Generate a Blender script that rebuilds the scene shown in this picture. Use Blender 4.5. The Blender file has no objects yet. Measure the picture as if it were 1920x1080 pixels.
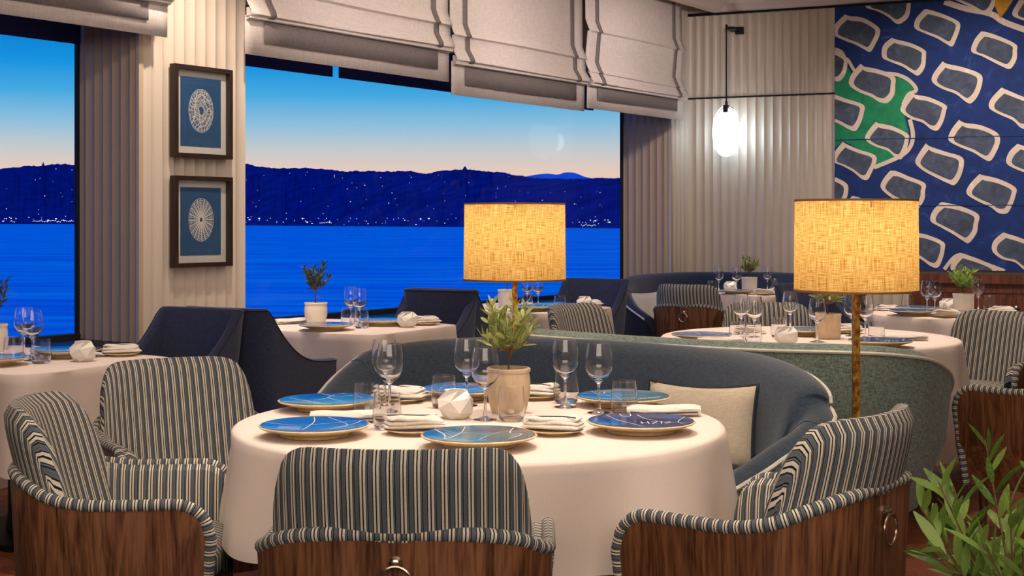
import bpy, bmesh, math, random
from math import sin, cos, pi, sqrt, atan2, hypot, exp as exp_
from mathutils import Vector, Matrix
random.seed(7)
SC = bpy.context.scene
COL = SC.collection

# ------------------------------------------------------------------ camera
F = 2600.0; HC = 1.32; HY = 417.0
cd = bpy.data.cameras.new('camera'); cam = bpy.data.objects.new('camera', cd); COL.objects.link(cam)
cam.location = (0, 0, HC); cam.rotation_euler = (pi/2, 0, 0)
cd.sensor_width = 36; cd.lens = 36*F/1920; cd.shift_y = -(540-HY)/1920
cd.clip_end = 60000; cd.clip_start = .05
SC.camera = cam

def lin(c):
    c = c/255.0
    return c/12.92 if c <= .04045 else ((c+.055)/1.055)**2.4
def rgb(r, g, b): return (lin(r), lin(g), lin(b), 1)

# ------------------------------------------------------------------ world (dusk sky)
w = bpy.data.worlds.new('dusk_sky'); SC.world = w; w.use_nodes = True
nt = w.node_tree; nt.nodes.clear()
tc = nt.nodes.new('ShaderNodeTexCoord'); sp = nt.nodes.new('ShaderNodeSeparateXYZ')
cr = nt.nodes.new('ShaderNodeValToRGB'); bg = nt.nodes.new('ShaderNodeBackground'); wo = nt.nodes.new('ShaderNodeOutputWorld')
nt.links.new(tc.outputs['Generated'], sp.inputs[0]); nt.links.new(sp.outputs['Z'], cr.inputs[0])
nt.links.new(cr.outputs[0], bg.inputs[0]); nt.links.new(bg.outputs[0], wo.inputs[0])
stops = [(0.0, (236, 196, 172)), (.036, (232, 203, 188)), (.052, (196, 203, 205)), (.07, (140, 192, 222)),
         (.09, (70, 170, 226)), (.11, (22, 148, 224)), (.135, (8, 122, 206)), (.25, (4, 104, 216)), (1.0, (2, 92, 226))]
e = cr.color_ramp.elements
while len(e) > 1: e.remove(e[0])
e[0].position = 0; e[0].color = rgb(*stops[0][1])
for p, c in stops[1:]:
    k = e.new(p); k.color = rgb(*c)
bg.inputs[1].default_value = 1.0

# ------------------------------------------------------------------ lights (ceiling downlights, plus added spots and unseen area fill)
def spot(x, y, z, tx, ty, tz, energy, size=55, blend=.6, r=.05, col=(1, .81, .67)):
    d = bpy.data.lights.new('room_spot', 'SPOT'); d.energy = energy; d.spot_size = math.radians(size)
    d.spot_blend = blend; d.shadow_soft_size = r; d.color = col
    o = bpy.data.objects.new('room_spot', d); COL.objects.link(o); o.location = (x, y, z)
    v = Vector((tx-x, ty-y, tz-z)); o.rotation_euler = v.to_track_quat('-Z', 'Y').to_euler(); return o
def area(x, y, z, sx, sy, energy, col=(1, .84, .70), tgt=None):  # unseen soft fill, added for the room's ambient light
    d = bpy.data.lights.new('ambient_fill', 'AREA'); d.shape = 'RECTANGLE'; d.size = sx; d.size_y = sy
    d.energy = energy; d.color = col
    o = bpy.data.objects.new('ambient_fill', d); COL.objects.link(o); o.location = (x, y, z)
    if tgt:
        v = Vector(tgt)-Vector((x, y, z)); o.rotation_euler = v.to_track_quat('-Z', 'Y').to_euler()
    return o
WARM = (1, .78, .58)
spot(.25, 4.35, 3.2, -.1, 4.0, .74, 165, 40, .5, .022)
spot(-.75, 4.2, 3.2, -.15, 4.0, .74, 62, 40, .6, .025)
spot(-2.0, 5.6, 3.2, -1.95, 5.8, .74, 120, 38, .6, .04)
spot(-1.1, 7.4, 3.2, -1.05, 7.6, .74, 150, 38, .6, .04)
spot(-.1, 9.0, 3.2, 0, 9.25, .74, 150, 38, .6, .04)
spot(1.5, 6.9, 3.2, 1.5, 7.0, .74, 190, 45, .6, .04)
spot(2.75, 8.7, 3.2, 2.78, 8.85, .74, 170, 42, .6, .04)
spot(2.0, 11.3, 3.2, 2.05, 11.5, .74, 170, 42, .6, .04)
spot(1.0, 5.0, 3.2, .9, 5.5, .8, 70, 40, .8, .05)
spot(-1.35, 7.1, 3.22, -1.85, 7.95, 1.5, 130, 80, .9, .035)      # wall washer on the pier
spot(3.3, 9.6, 3.15, 3.9, 11.7, 1.9, 230, 70, .9, .06)       # washer on the artwork
spot(1.0, 2.4, 3.2, 1.0, 3.7, .6, 90, 60, .9, .06)
spot(-1.0, 2.2, 3.2, -1.1, 3.9, .6, 70, 60, .9, .06)
spot(1.1, 1.0, 3.2, .72, 2.05, .9, 80, 40, .8, .05)  # added spot that lights up the foreground bush
for a_, b_, e_ in ((-1.5, 5.6, 60), (-.6, 7.6, 75), (.5, 9.2, 75), (1.2, 10.6, 75)): spot(a_+.5, b_-.4, 3.1, a_-.05, b_+1.5, 2.6, e_*.75, 85, 1, .08, (1, .84, .80))  # extra spots added to brighten the blinds, no fixtures there
area(.3, 3.2, 3.28, 3.5, 3.0, 50)
area(1.5, 8.0, 3.28, 4.0, 4.0, 60)
area(0, -1.5, 3.1, 5, 2.5, 170, (1, .84, .72), (0.2, 6.0, 1.0))

SC.view_settings.view_transform = 'Standard'; SC.view_settings.look = 'None'
SC.view_settings.exposure = 0.0; SC.view_settings.gamma = 1.0
SC.view_settings.use_curve_mapping = False

# ------------------------------------------------------------------ materials
MATS = {}
def newmat(name):
    m = bpy.data.materials.new(name); m.use_nodes = True
    n = m.node_tree; b = n.nodes['Principled BSDF']; MATS[name] = m
    return m, n, b
def N(n, t, **kw):
    x = n.nodes.new(t)
    for k, v in kw.items(): setattr(x, k, v)
    return x
def coords(n, scale=(1, 1, 1), kind='Object', loc=(0, 0, 0), rot=(0, 0, 0)):
    t = N(n, 'ShaderNodeTexCoord'); m = N(n, 'ShaderNodeMapping')
    m.inputs['Scale'].default_value = scale; m.inputs['Location'].default_value = loc; m.inputs['Rotation'].default_value = rot
    n.links.new(t.outputs[kind], m.inputs[0]); return m.outputs[0]
def noise(n, vec, scale, detail=3, rough=.5, dist=0):
    x = N(n, 'ShaderNodeTexNoise'); x.inputs['Scale'].default_value = scale; x.inputs['Detail'].default_value = detail
    x.inputs['Roughness'].default_value = rough; x.inputs['Distortion'].default_value = dist
    n.links.new(vec, x.inputs['Vector']); return x.outputs['Fac']
def ramp(n, fac, pts, interp='LINEAR'):
    r = N(n, 'ShaderNodeValToRGB'); r.color_ramp.interpolation = interp; e = r.color_ramp.elements
    while len(e) > 1: e.remove(e[0])
    e[0].position = pts[0][0]; e[0].color = pts[0][1]
    for p, c in pts[1:]:
        k = e.new(p); k.color = c
    n.links.new(fac, r.inputs[0]); return r.outputs[0]
def bump(n, b, fac, strength, dist=.002):
    x = N(n, 'ShaderNodeBump'); x.inputs['Strength'].default_value = strength; x.inputs['Distance'].default_value = dist
    n.links.new(fac, x.inputs['Height']); n.links.new(x.outputs[0], b.inputs['Normal'])
def dk(c, f): return (c[0]*f, c[1]*f, c[2]*f, 1)
def plain(name, col, rough=.5, metal=0, var=.12, scale=30, bs=.0, stretch=(1, 1, 1), spec=.5):
    m, n, b = newmat(name); v = coords(n, stretch); f = noise(n, v, scale)
    n.links.new(ramp(n, f, [(.3, dk(col, 1-var)), (.7, dk(col, 1+var))]), b.inputs['Base Color'])
    b.inputs['Roughness'].default_value = rough; b.inputs['Metallic'].default_value = metal
    b.inputs['Specular IOR Level'].default_value = spec
    if bs: bump(n, b, f, bs)
    return m
def fabric(name, col, col2, scale=260, rough=.9, bs=.35, sheen=.2, broad=.1, slub=False):
    m, n, b = newmat(name); v = coords(n)
    a = noise(n, coords(n, (1, 1, .16 if not slub else .25)), scale, 2); c = noise(n, coords(n, (.16, .16, 1)), scale, 2)
    mx = N(n, 'ShaderNodeMath', operation='ADD'); n.links.new(a, mx.inputs[0]); n.links.new(c, mx.inputs[1])
    h = N(n, 'ShaderNodeMath', operation='MULTIPLY'); h.inputs[1].default_value = .5; n.links.new(mx.outputs[0], h.inputs[0])
    cc = ramp(n, h.outputs[0], [(.38, col2), (.6, col)])
    n.links.new(cc, b.inputs['Base Color']); b.inputs['Roughness'].default_value = rough
    b.inputs['Specular IOR Level'].default_value = .15
    b.inputs['Sheen Weight'].default_value = sheen; bump(n, b, h.outputs[0], bs, .001)
    return m
def wood(name, c1, c2, c3, sc=1.0, rough=.38):
    m, n, b = newmat(name)
    v = coords(n, (9*sc, 9*sc, .9*sc)); f1 = noise(n, v, 1.6, 4, .55, 1.2)
    wv = N(n, 'ShaderNodeMath', operation='MULTIPLY'); wv.inputs[1].default_value = 7; n.links.new(f1, wv.inputs[0])
    fr = N(n, 'ShaderNodeMath', operation='PINGPONG'); fr.inputs[1].default_value = 1; n.links.new(wv.outputs[0], fr.inputs[0])
    f2 = noise(n, coords(n, (60*sc, 60*sc, 2.2*sc)), 3, 3)
    a = N(n, 'ShaderNodeMath', operation='MULTIPLY_ADD'); a.inputs[1].default_value = .45
    n.links.new(fr.outputs[0], a.inputs[0]); n.links.new(f2, a.inputs[2])
    n.links.new(ramp(n, a.outputs[0], [(.35, c1), (.62, c2), (.95, c3)]), b.inputs['Base Color'])
    b.inputs['Roughness'].default_value = rough; bump(n, b, f2, .08, .001); return m
def stripes(name, period, cols, rough=.9):
    m, n, b = newmat(name); t = N(n, 'ShaderNodeTexCoord'); s = N(n, 'ShaderNodeSeparateXYZ'); n.links.new(t.outputs['UV'], s.inputs[0])
    d = N(n, 'ShaderNodeMath', operation='DIVIDE'); d.inputs[1].default_value = period; n.links.new(s.outputs[0], d.inputs[0])
    a = N(n, 'ShaderNodeMath', operation='FRACT'); n.links.new(d.outputs[0], a.inputs[0])
    col = ramp(n, a.outputs[0], cols, 'CONSTANT')
    f = noise(n, coords(n), 420, 2)
    mx = N(n, 'ShaderNodeMixRGB', blend_type='MULTIPLY'); mx.inputs[0].default_value = .5
    n.links.new(col, mx.inputs[1]); n.links.new(ramp(n, f, [(.3, (.6, .6, .6, 1)), (.65, (1, 1, 1, 1))]), mx.inputs[2])
    n.links.new(mx.outputs[0], b.inputs['Base Color']); b.inputs['Roughness'].default_value = rough
    b.inputs['Specular IOR Level'].default_value = .15; bump(n, b, f, .3, .001); return m
def glassmat(name, tint=(1, 1, 1, 1), ior=1.45):
    m, n, b = newmat(name)
    b.inputs['Base Color'].default_value = tint; b.inputs['Transmission Weight'].default_value = 1
    b.inputs['Roughness'].default_value = 0; b.inputs['IOR'].default_value = ior; return m
def thinglass(name, base=.05, edge=.6, tint=(.96, .98, 1, 1), rough=.0):
    m, n, b = newmat(name); n.nodes.remove(b); out = n.nodes['Material Output']
    tr = N(n, 'ShaderNodeBsdfTransparent'); tr.inputs[0].default_value = tint
    gl = N(n, 'ShaderNodeBsdfGlossy'); gl.inputs['Roughness'].default_value = rough
    lw = N(n, 'ShaderNodeLayerWeight'); lw.inputs[0].default_value = .35
    mr = N(n, 'ShaderNodeMapRange'); mr.inputs[3].default_value = base; mr.inputs[4].default_value = edge
    pw = N(n, 'ShaderNodeMath', operation='POWER'); pw.inputs[1].default_value = 2
    n.links.new(lw.outputs['Facing'], pw.inputs[0]); n.links.new(pw.outputs[0], mr.inputs[0])
    mx = N(n, 'ShaderNodeMixShader'); n.links.new(mr.outputs[0], mx.inputs[0]); n.links.new(tr.outputs[0], mx.inputs[1])
    n.links.new(gl.outputs[0], mx.inputs[2]); n.links.new(mx.outputs[0], out.inputs[0]); return m
def emis(name, col, st):
    m, n, b = newmat(name); b.inputs['Base Color'].default_value = col
    b.inputs['Emission Color'].default_value = col; b.inputs['Emission Strength'].default_value = st; return m

CREAM = rgb(232, 222, 200); NAVYL = rgb(30, 34, 46); GREYB = rgb(106, 112, 118); TAN = rgb(226, 200, 165)
M_STR = stripes('striped_upholstery', .027, [(0, NAVYL), (.07, GREYB), (.20, rgb(92, 97, 103)), (.24, GREYB), (.37, NAVYL), (.44, CREAM), (.60, dk(NAVYL, 1)), (.70, CREAM), (.88, NAVYL), (.93, rgb(120, 128, 134))])
M_WOOD = wood('walnut_veneer', rgb(66, 40, 26), rgb(114, 72, 46), rgb(146, 98, 66))
M_WOODD = wood('dark_walnut', rgb(40, 20, 14), rgb(72, 38, 26), rgb(92, 52, 36))
M_REDW = wood('reddish_wood', rgb(64, 30, 18), rgb(98, 48, 30), rgb(118, 62, 40))
M_PLANK = wood('oak_plank', rgb(78, 40, 24), rgb(116, 62, 38), rgb(140, 80, 50), .6, .42)
M_CLOTH = fabric('linen_tablecloth', rgb(232, 216, 204), rgb(226, 210, 198), 800, .9, .06, .1)
M_NAP = fabric('napkin_linen', rgb(232, 224, 214), rgb(214, 206, 196), 300, .9, .15, .1)
M_BLIND = fabric('blind_linen', rgb(232, 222, 216), rgb(218, 208, 202), 110, .95, .15, .1)
M_BAND = fabric('blind_ribbon', rgb(134, 126, 124), rgb(118, 110, 110), 200, .95, .15, .1)
M_NAVYF = fabric('navy_chair_fabric', rgb(62, 70, 98), rgb(44, 50, 74), 380, .9, .25, .25)
M_BLUEF = fabric('slate_blue_upholstery', rgb(72, 84, 98), rgb(52, 63, 77), 320, .9, .25, .35)
M_GREENF = fabric('sage_tweed', rgb(146, 164, 156), rgb(84, 100, 98), 330, .95, .5, .25)
M_NAVYB = fabric('dark_blue_upholstery', rgb(46, 60, 84), rgb(32, 43, 64), 300, .9, .25, .35)
M_NAVYO = fabric('navy_outer_fabric', rgb(34, 40, 62), rgb(26, 30, 50), 300, .9, .25, .2)
M_PIPE = plain('white_piping', rgb(226, 224, 210), .8)
M_PIPED = plain('navy_piping', rgb(36, 44, 58), .8)
M_PILL = fabric('pillow_linen', rgb(220, 206, 182), rgb(204, 190, 166), 240, .95, .15, .1)
M_PILLW = fabric('pillow_white', rgb(224, 220, 214), rgb(206, 202, 198), 240, .95, .15, .1)
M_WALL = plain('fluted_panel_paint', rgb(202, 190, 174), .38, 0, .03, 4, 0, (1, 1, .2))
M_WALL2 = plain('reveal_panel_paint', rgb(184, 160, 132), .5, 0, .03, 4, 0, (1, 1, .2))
M_WALLP = plain('plaster_wall', rgb(200, 186, 168), .8, 0, .03, 3)
M_CEIL = plain('ceiling_paint', rgb(226, 202, 190), .8, 0, .02, 2)
M_DARK = plain('dark_metal', rgb(24, 22, 22), .45, .6)
M_BLACK = plain('soft_black', rgb(14, 13, 14), .7)
M_FRAME = wood('frame_wood', rgb(24, 13, 11), rgb(38, 22, 17), rgb(50, 31, 24), 2)
M_MAT = plain('mat_board', rgb(216, 206, 190), .9, 0, .03)
M_PRINT = plain('blue_print', rgb(28, 76, 116), .8, 0, .08, 12)
M_INK = plain('pale_ink', rgb(226, 216, 200), .9, 0, .1, 120)
M_INKL = plain('faint_blue_ink', rgb(58, 102, 136), .9, 0, .05)
M_BRASS = plain('nickel_ring', rgb(206, 186, 160), .22, 1)
M_SCREEN = plain('navy_screen', rgb(34, 42, 108), .8)
M_GLASS = glassmat('clear_glass')
M_PANE = thinglass('window_pane', .004, .06, (1, 1, 1, 1))
M_PICT = thinglass('picture_glass', .03, .4)
M_CERAM = plain('cream_ceramic', rgb(228, 220, 204), .5, 0, .04, 30, .05)
M_CERF = plain('white_faceted_ceramic', rgb(232, 226, 216), .35, 0, .02)
M_POT = plain('beige_stoneware', rgb(220, 196, 160), .6, 0, .12, 34, .12, (1, 1, .5))
M_PLATEB = plain('gilded_stoneware', rgb(206, 180, 130), .4, 0, .12, 90, .1)
M_SOIL = plain('dark_soil', rgb(40, 28, 22), .95, 0, .4, 120, .5)
M_BARK = plain('olive_bark', rgb(120, 84, 58), .85, 0, .25, 60, .3, (1, 1, .3))
M_PLINTH = plain('dark_plinth', rgb(36, 26, 22), .6)

def glazemat(name, a, b_, c_, seed):
    m, n, b = newmat(name); v = coords(n, (1, 1, 1), loc=(seed, seed*.7, 0)); f = noise(n, v, 5.5, 2, .5, .4)
    n.links.new(ramp(n, f, [(.34, a), (.5, b_), (.66, c_)]), b.inputs['Base Color'])
    b.inputs['Roughness'].default_value = .16; b.inputs['Coat Weight'].default_value = .3; return m
GLZ = [glazemat('blue_glaze_deep', rgb(10, 34, 88), rgb(14, 58, 122), rgb(22, 92, 156), 1.3),
       glazemat('blue_glaze_teal', rgb(12, 66, 108), rgb(20, 92, 130), rgb(60, 132, 152), 2.9),
       glazemat('blue_glaze_bright', rgb(14, 60, 140), rgb(20, 92, 166), rgb(46, 108, 138), 4.1)]

def leafmat(name, a, b_):
    m, n, b = newmat(name); oi = N(n, 'ShaderNodeObjectInfo'); f = noise(n, coords(n, (1, 1, 1)), 9, 2)
    ad = N(n, 'ShaderNodeMath', operation='MULTIPLY_ADD'); ad.inputs[1].default_value = .5
    n.links.new(oi.outputs['Random'], ad.inputs[0]); h = N(n, 'ShaderNodeMath', operation='MULTIPLY'); h.inputs[1].default_value = .5
    n.links.new(f, h.inputs[0]); n.links.new(h.outputs[0], ad.inputs[2])
    c = ramp(n, ad.outputs[0], [(.15, a), (.75, b_)]); n.links.new(c, b.inputs['Base Color'])
    b.inputs['Roughness'].default_value = .45
    out = n.nodes['Material Output']; tl = N(n, 'ShaderNodeBsdfTranslucent'); n.links.new(c, tl.inputs[0])
    mx = N(n, 'ShaderNodeMixShader'); mx.inputs[0].default_value = .25
    n.links.new(b.outputs[0], mx.inputs[1]); n.links.new(tl.outputs[0], mx.inputs[2]); n.links.new(mx.outputs[0], out.inputs[0]); return m
M_LEAF = leafmat('olive_leaf', rgb(96, 112, 52), rgb(190, 198, 120))
M_LEAFD = leafmat('olive_leaf_dark', rgb(40, 58, 44), rgb(84, 104, 70))
M_LEAFG = leafmat('green_leaf', rgb(48, 88, 24), rgb(150, 178, 84))

def burlap():
    m, n, b = newmat('burlap_shade'); n.nodes.remove(b); out = n.nodes['Material Output']
    t = N(n, 'ShaderNodeTexCoord'); mp = N(n, 'ShaderNodeMapping'); n.links.new(t.outputs['UV'], mp.inputs[0]); mp.inputs['Scale'].default_value = (5, 110, 1)
    mp2 = N(n, 'ShaderNodeMapping'); n.links.new(t.outputs['UV'], mp2.inputs[0]); mp2.inputs['Scale'].default_value = (130, 5, 1)
    a = noise(n, mp.outputs[0], 4, 3, .6); c = noise(n, mp2.outputs[0], 3, 3, .6)
    s = N(n, 'ShaderNodeMath', operation='ADD'); n.links.new(a, s.inputs[0]); n.links.new(c, s.inputs[1])
    h = N(n, 'ShaderNodeMath', operation='MULTIPLY'); h.inputs[1].default_value = .5; n.links.new(s.outputs[0], h.inputs[0])
    col = ramp(n, h.outputs[0], [(.36, rgb(140, 92, 40)), (.47, rgb(214, 166, 92)), (.60, rgb(250, 218, 150))])
    d = N(n, 'ShaderNodeBsdfDiffuse'); tl = N(n, 'ShaderNodeBsdfTranslucent'); mx = N(n, 'ShaderNodeMixShader'); mx.inputs[0].default_value = .55
    n.links.new(col, d.inputs[0]); n.links.new(col, tl.inputs[0]); n.links.new(d.outputs[0], mx.inputs[1]); n.links.new(tl.outputs[0], mx.inputs[2])
    n.links.new(mx.outputs[0], out.inputs[0]); return m
M_BURLAP = burlap()
M_TRIMB = plain('shade_trim', rgb(150, 112, 66), .8)
def goldleaf():
    m, n, b = newmat('hammered_gold'); v = coords(n, (1, 1, .6)); f = noise(n, v, 70, 3)
    n.links.new(ramp(n, f, [(.35, rgb(140, 88, 32)), (.5, rgb(190, 130, 50)), (.65, rgb(236, 190, 92))]), b.inputs['Base Color'])
    b.inputs['Metallic'].default_value = .75; b.inputs['Roughness'].default_value = .35; bump(n, b, f, .5, .002); return m
M_GOLD = goldleaf()
M_BULB = emis('lamp_bulb', (1, .82, .55, 1), 6)
M_OPAL = emis('opal_disc', (.93, .97, 1, 1), 1.7)
M_TOWN = emis('town_light', (1, .93, .8, 1), 1.6)

def watermat():
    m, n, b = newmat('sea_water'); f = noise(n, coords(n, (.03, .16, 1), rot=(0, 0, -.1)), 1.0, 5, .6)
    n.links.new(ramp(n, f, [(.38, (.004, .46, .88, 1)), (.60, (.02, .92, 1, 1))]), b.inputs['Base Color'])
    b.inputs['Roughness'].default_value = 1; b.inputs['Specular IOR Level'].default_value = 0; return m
M_SEA = watermat()
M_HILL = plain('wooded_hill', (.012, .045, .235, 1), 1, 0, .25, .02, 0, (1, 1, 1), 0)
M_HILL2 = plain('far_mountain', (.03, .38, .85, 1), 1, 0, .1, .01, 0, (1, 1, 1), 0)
def artmat(name, base, sc=6, v2=.35):
    m, n, b = newmat(name); f = noise(n, coords(n), sc, 5, .65, .8)
    n.links.new(ramp(n, f, [(.3, dk(base, 1-v2)), (.6, dk(base, 1+v2*.5)), (.78, (base[0]*1.5+.06, base[1]*1.5+.06, base[2]*1.4+.06, 1))]), b.inputs['Base Color'])
    b.inputs['Roughness'].default_value = .8; return m
M_ABLUE = artmat('paint_blue', rgb(8, 46, 112)); M_AGRN = artmat('paint_green', rgb(20, 134, 92)); M_ASLT = artmat('paint_slate', rgb(70, 82, 104), 9, .45)
M_AWHT = artmat('paint_offwhite', rgb(222, 206, 192), 5, .08); M_AGLD = artmat('paint_ochre', rgb(196, 144, 40))

# ------------------------------------------------------------------ mesh helpers
def obj(name, geo, mat, parent=None, smooth=True, loc=None, fixn=True):
    V, Fs = geo[0], geo[1]; UV = geo[2] if len(geo) > 2 else None
    me = bpy.data.meshes.new(name); me.from_pydata([tuple(v) for v in V], [], [tuple(f) for f in Fs])
    if UV:
        l = me.uv_layers.new(name='uv'); i = 0
        for p in me.polygons:
            for k in p.loop_indices: l.data[k].uv = UV[me.loops[k].vertex_index]
    if fixn:
        bm = bmesh.new(); bm.from_mesh(me); bmesh.ops.recalc_face_normals(bm, faces=bm.faces); bm.to_mesh(me); bm.free()
    if smooth:
        me.polygons.foreach_set('use_smooth', [True]*len(me.polygons))
        try: me.set_sharp_from_angle(angle=math.radians(40))
        except Exception: pass
    if isinstance(mat, (list, tuple)):
        for m in mat: me.materials.append(m)
    elif mat: me.materials.append(mat)
    o = bpy.data.objects.new(name, me); COL.objects.link(o)
    if parent: o.parent = parent
    if loc: o.location = loc
    return o
def tag(o, label=None, cat=None, group=None, kind=None):
    if label: o['label'] = label
    if cat: o['category'] = cat
    if group: o['group'] = group
    if kind: o['kind'] = kind
    return o
def empty(name, loc=(0, 0, 0), rz=0, label=None, cat=None, group=None):
    o = bpy.data.objects.new(name, None); COL.objects.link(o); o.location = loc; o.rotation_euler = (0, 0, rz)
    o.empty_display_size = .05
    return tag(o, label, cat, group)
def merge(*gs):
    V, Fs, U = [], [], []; anyuv = any(len(g) > 2 for g in gs)
    for g in gs:
        k = len(V); V += list(g[0]); Fs += [tuple(i+k for i in f) for f in g[1]]
        U += list(g[2]) if len(g) > 2 else [(0, 0)]*len(g[0])
    return (V, Fs, U) if anyuv else (V, Fs)
def xf(g, loc=(0, 0, 0), rz=0, sc=(1, 1, 1), rx=0, ry=0):
    M = Matrix.Translation(loc) @ Matrix.Rotation(rz, 4, 'Z') @ Matrix.Rotation(ry, 4, 'Y') @ Matrix.Rotation(rx, 4, 'X') @ Matrix.Diagonal((*sc, 1))
    return ([tuple(M @ Vector(v)) for v in g[0]],) + tuple(g[1:])
def box(x0, x1, y0, y1, z0, z1):
    V = [(x, y, z) for z in (z0, z1) for y in (y0, y1) for x in (x0, x1)]
    return V, [(0, 1, 3, 2), (4, 5, 7, 6), (0, 1, 5, 4), (2, 3, 7, 6), (0, 2, 6, 4), (1, 3, 7, 5)]
def lathe(prof, seg=32, wob=None, close=False):
    """prof: (r,z). r==0 ends become poles."""
    V, Fs, rings = [], [], []
    for i, (r, z) in enumerate(prof):
        if r < 1e-6: rings.append([len(V)]); V.append((0, 0, z))
        else:
            ring = []
            for k in range(seg):
                a = 2*pi*k/seg; rr = r + (wob(a, z, i) if wob else 0); ring.append(len(V)); V.append((rr*cos(a), rr*sin(a), z))
            rings.append(ring)
    prs = list(zip(rings, rings[1:])) + ([(rings[-1], rings[0])] if close else [])
    for A, B in prs:
        for k in range(seg):
            j = (k+1) % seg
            if len(A) == 1 and len(B) == 1: continue
            if len(A) == 1: Fs.append((A[0], B[k], B[j]))
            elif len(B) == 1: Fs.append((A[k], A[j], B[0]))
            else: Fs.append((A[k], A[j], B[j], B[k]))
    return V, Fs
def tube(pts, r, seg=8, closed=False, caps=True):
    pts = [Vector(p) for p in pts]; n = len(pts); V, Fs, U = [], [], []; L = 0
    rs = r if isinstance(r, (list, tuple)) else [r]*n; up = None
    for i, p in enumerate(pts):
        a = pts[(i-1) % n] if (closed or i > 0) else p; b = pts[(i+1) % n] if (closed or i < n-1) else p
        t = (b-a).normalized() if (b-a).length > 1e-9 else Vector((0, 0, 1))
        if up is None: up = Vector((0, 0, 1)) if abs(t.z) < .9 else Vector((1, 0, 0))
        s = t.cross(up)
        if s.length < 1e-6: s = t.cross(Vector((1, 0, 0)))
        s.normalize(); u = s.cross(t).normalized(); up = u
        if i: L += (p-pts[i-1]).length
        for k in range(seg):
            f = 2*pi*k/seg; V.append(tuple(p+s*cos(f)*rs[i]+u*sin(f)*rs[i])); U.append((L, k/seg*.05))
    m = n if closed else n-1
    for i in range(m):
        for k in range(seg):
            j = (k+1) % seg; q = (i+1) % n; Fs.append((i*seg+k, i*seg+j, q*seg+j, q*seg+k))
    if caps and not closed: Fs += [tuple(range(seg)), tuple(range((n-1)*seg, n*seg))]
    return V, Fs, U
def catmull(P, per=6):
    P = [tuple(p) for p in P]; out = []; n = len(P); D = len(P[0])
    for i in range(n-1):
        p0 = P[max(i-1, 0)]; p1 = P[i]; p2 = P[i+1]; p3 = P[min(i+2, n-1)]
        for k in range(per):
            t = k/per
            out.append(tuple(.5*(2*p1[d]+(p2[d]-p0[d])*t+(2*p0[d]-5*p1[d]+4*p2[d]-p3[d])*t*t+(3*p1[d]-p0[d]-3*p2[d]+p3[d])*t**3) for d in range(D)))
    out.append(P[-1]); return out
def normals2(pl):
    n = len(pl); out = []
    for i in range(n):
        a = pl[max(i-1, 0)]; b = pl[min(i+1, n-1)]; tx, ty = b[0]-a[0], b[1]-a[1]; l = hypot(tx, ty) or 1
        out.append((ty/l, -tx/l))
    return out
def sweep(path, sec, closed=True, caps=True, nrm=None):
    """path (x,y,z); sec(i,z)->[(outward offset,z)]"""
    nr = nrm or normals2(path); V, Fs, U = [], [], []; L = 0; m = None
    for i, p in enumerate(path):
        if i: L += hypot(p[0]-path[i-1][0], p[1]-path[i-1][1])
        s = sec(i, p[2]); m = len(s); Q = 0
        for k, (o, z) in enumerate(s):
            if k: Q += hypot(o-s[k-1][0], z-s[k-1][1])
            V.append((p[0]+nr[i][0]*o, p[1]+nr[i][1]*o, z)); U.append((L, Q))
    for i in range(len(path)-1):
        for k in range(m if closed else m-1):
            j = (k+1) % m; Fs.append((i*m+k, i*m+j, (i+1)*m+j, (i+1)*m+k))
    if caps and closed: Fs += [tuple(range(m)), tuple(range((len(path)-1)*m, len(path)*m))]
    return V, Fs, U
def superbox(sx, sy, z0, z1, n=28, p=5, edge=.02, dome=.0):
    """soft rectangular cushion"""
    prof = [(1-edge*1.2/min(sx, sy)*2, z0), (1, z0+edge), (1, z1-edge), (1-.5*edge/min(sx, sy)*2, z1-edge*.3), (1-1.4*edge/min(sx, sy)*2, z1), (.6, z1+dome*.75), (.3, z1+dome), (0, z1+dome)]
    V, Fs, U = [], [], []; R = []
    for f, z in [(0, z0)]+prof:
        if f == 0: R.append([len(V)]); V.append((0, 0, z)); U.append((0, 0)); continue
        ring = []
        for k in range(n):
            a = 2*pi*k/n; c, s = cos(a), sin(a); r = (abs(c)**p+abs(s)**p)**(-1/p)
            x, y = c*r*sx/2*f, s*r*sy/2*f; ring.append(len(V)); V.append((x, y, z)); U.append((x, y))
        R.append(ring)
    for A, B in zip(R, R[1:]):
        for k in range(n):
            j = (k+1) % n
            if len(A) == 1: Fs.append((A[0], B[k], B[j]))
            elif len(B) == 1: Fs.append((A[k], A[j], B[0]))
            else: Fs.append((A[k], A[j], B[j], B[k]))
    return V, Fs, U
def kids(o): return [c for c in bpy.data.objects if c.parent == o]
TREE = {}
def proto(root):
    TREE[root.name] = [(c, kids(c)) for c in kids(root)]; root['_used'] = 0; return root
def place(root, loc, rz, label, group=None):
    if not root['_used']:
        root['_used'] = 1; r = root
    else:
        r = root.copy(); COL.objects.link(r)
        for c, gs in TREE[root.name]:
            d = c.copy(); COL.objects.link(d); d.parent = r
            for g in gs:
                h = g.copy(); COL.objects.link(h); h.parent = d
    r.location = loc; r.rotation_euler = (0, 0, rz); r['label'] = label
    if group: r['group'] = group
    return r
ALLP = []

# image position of a known height -> world (used only to read distances off the photograph)
def at(px, py, z=.74):
    Y = F*(HC-z)/(py-HY); return ((px-960)/F*Y, Y)

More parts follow.
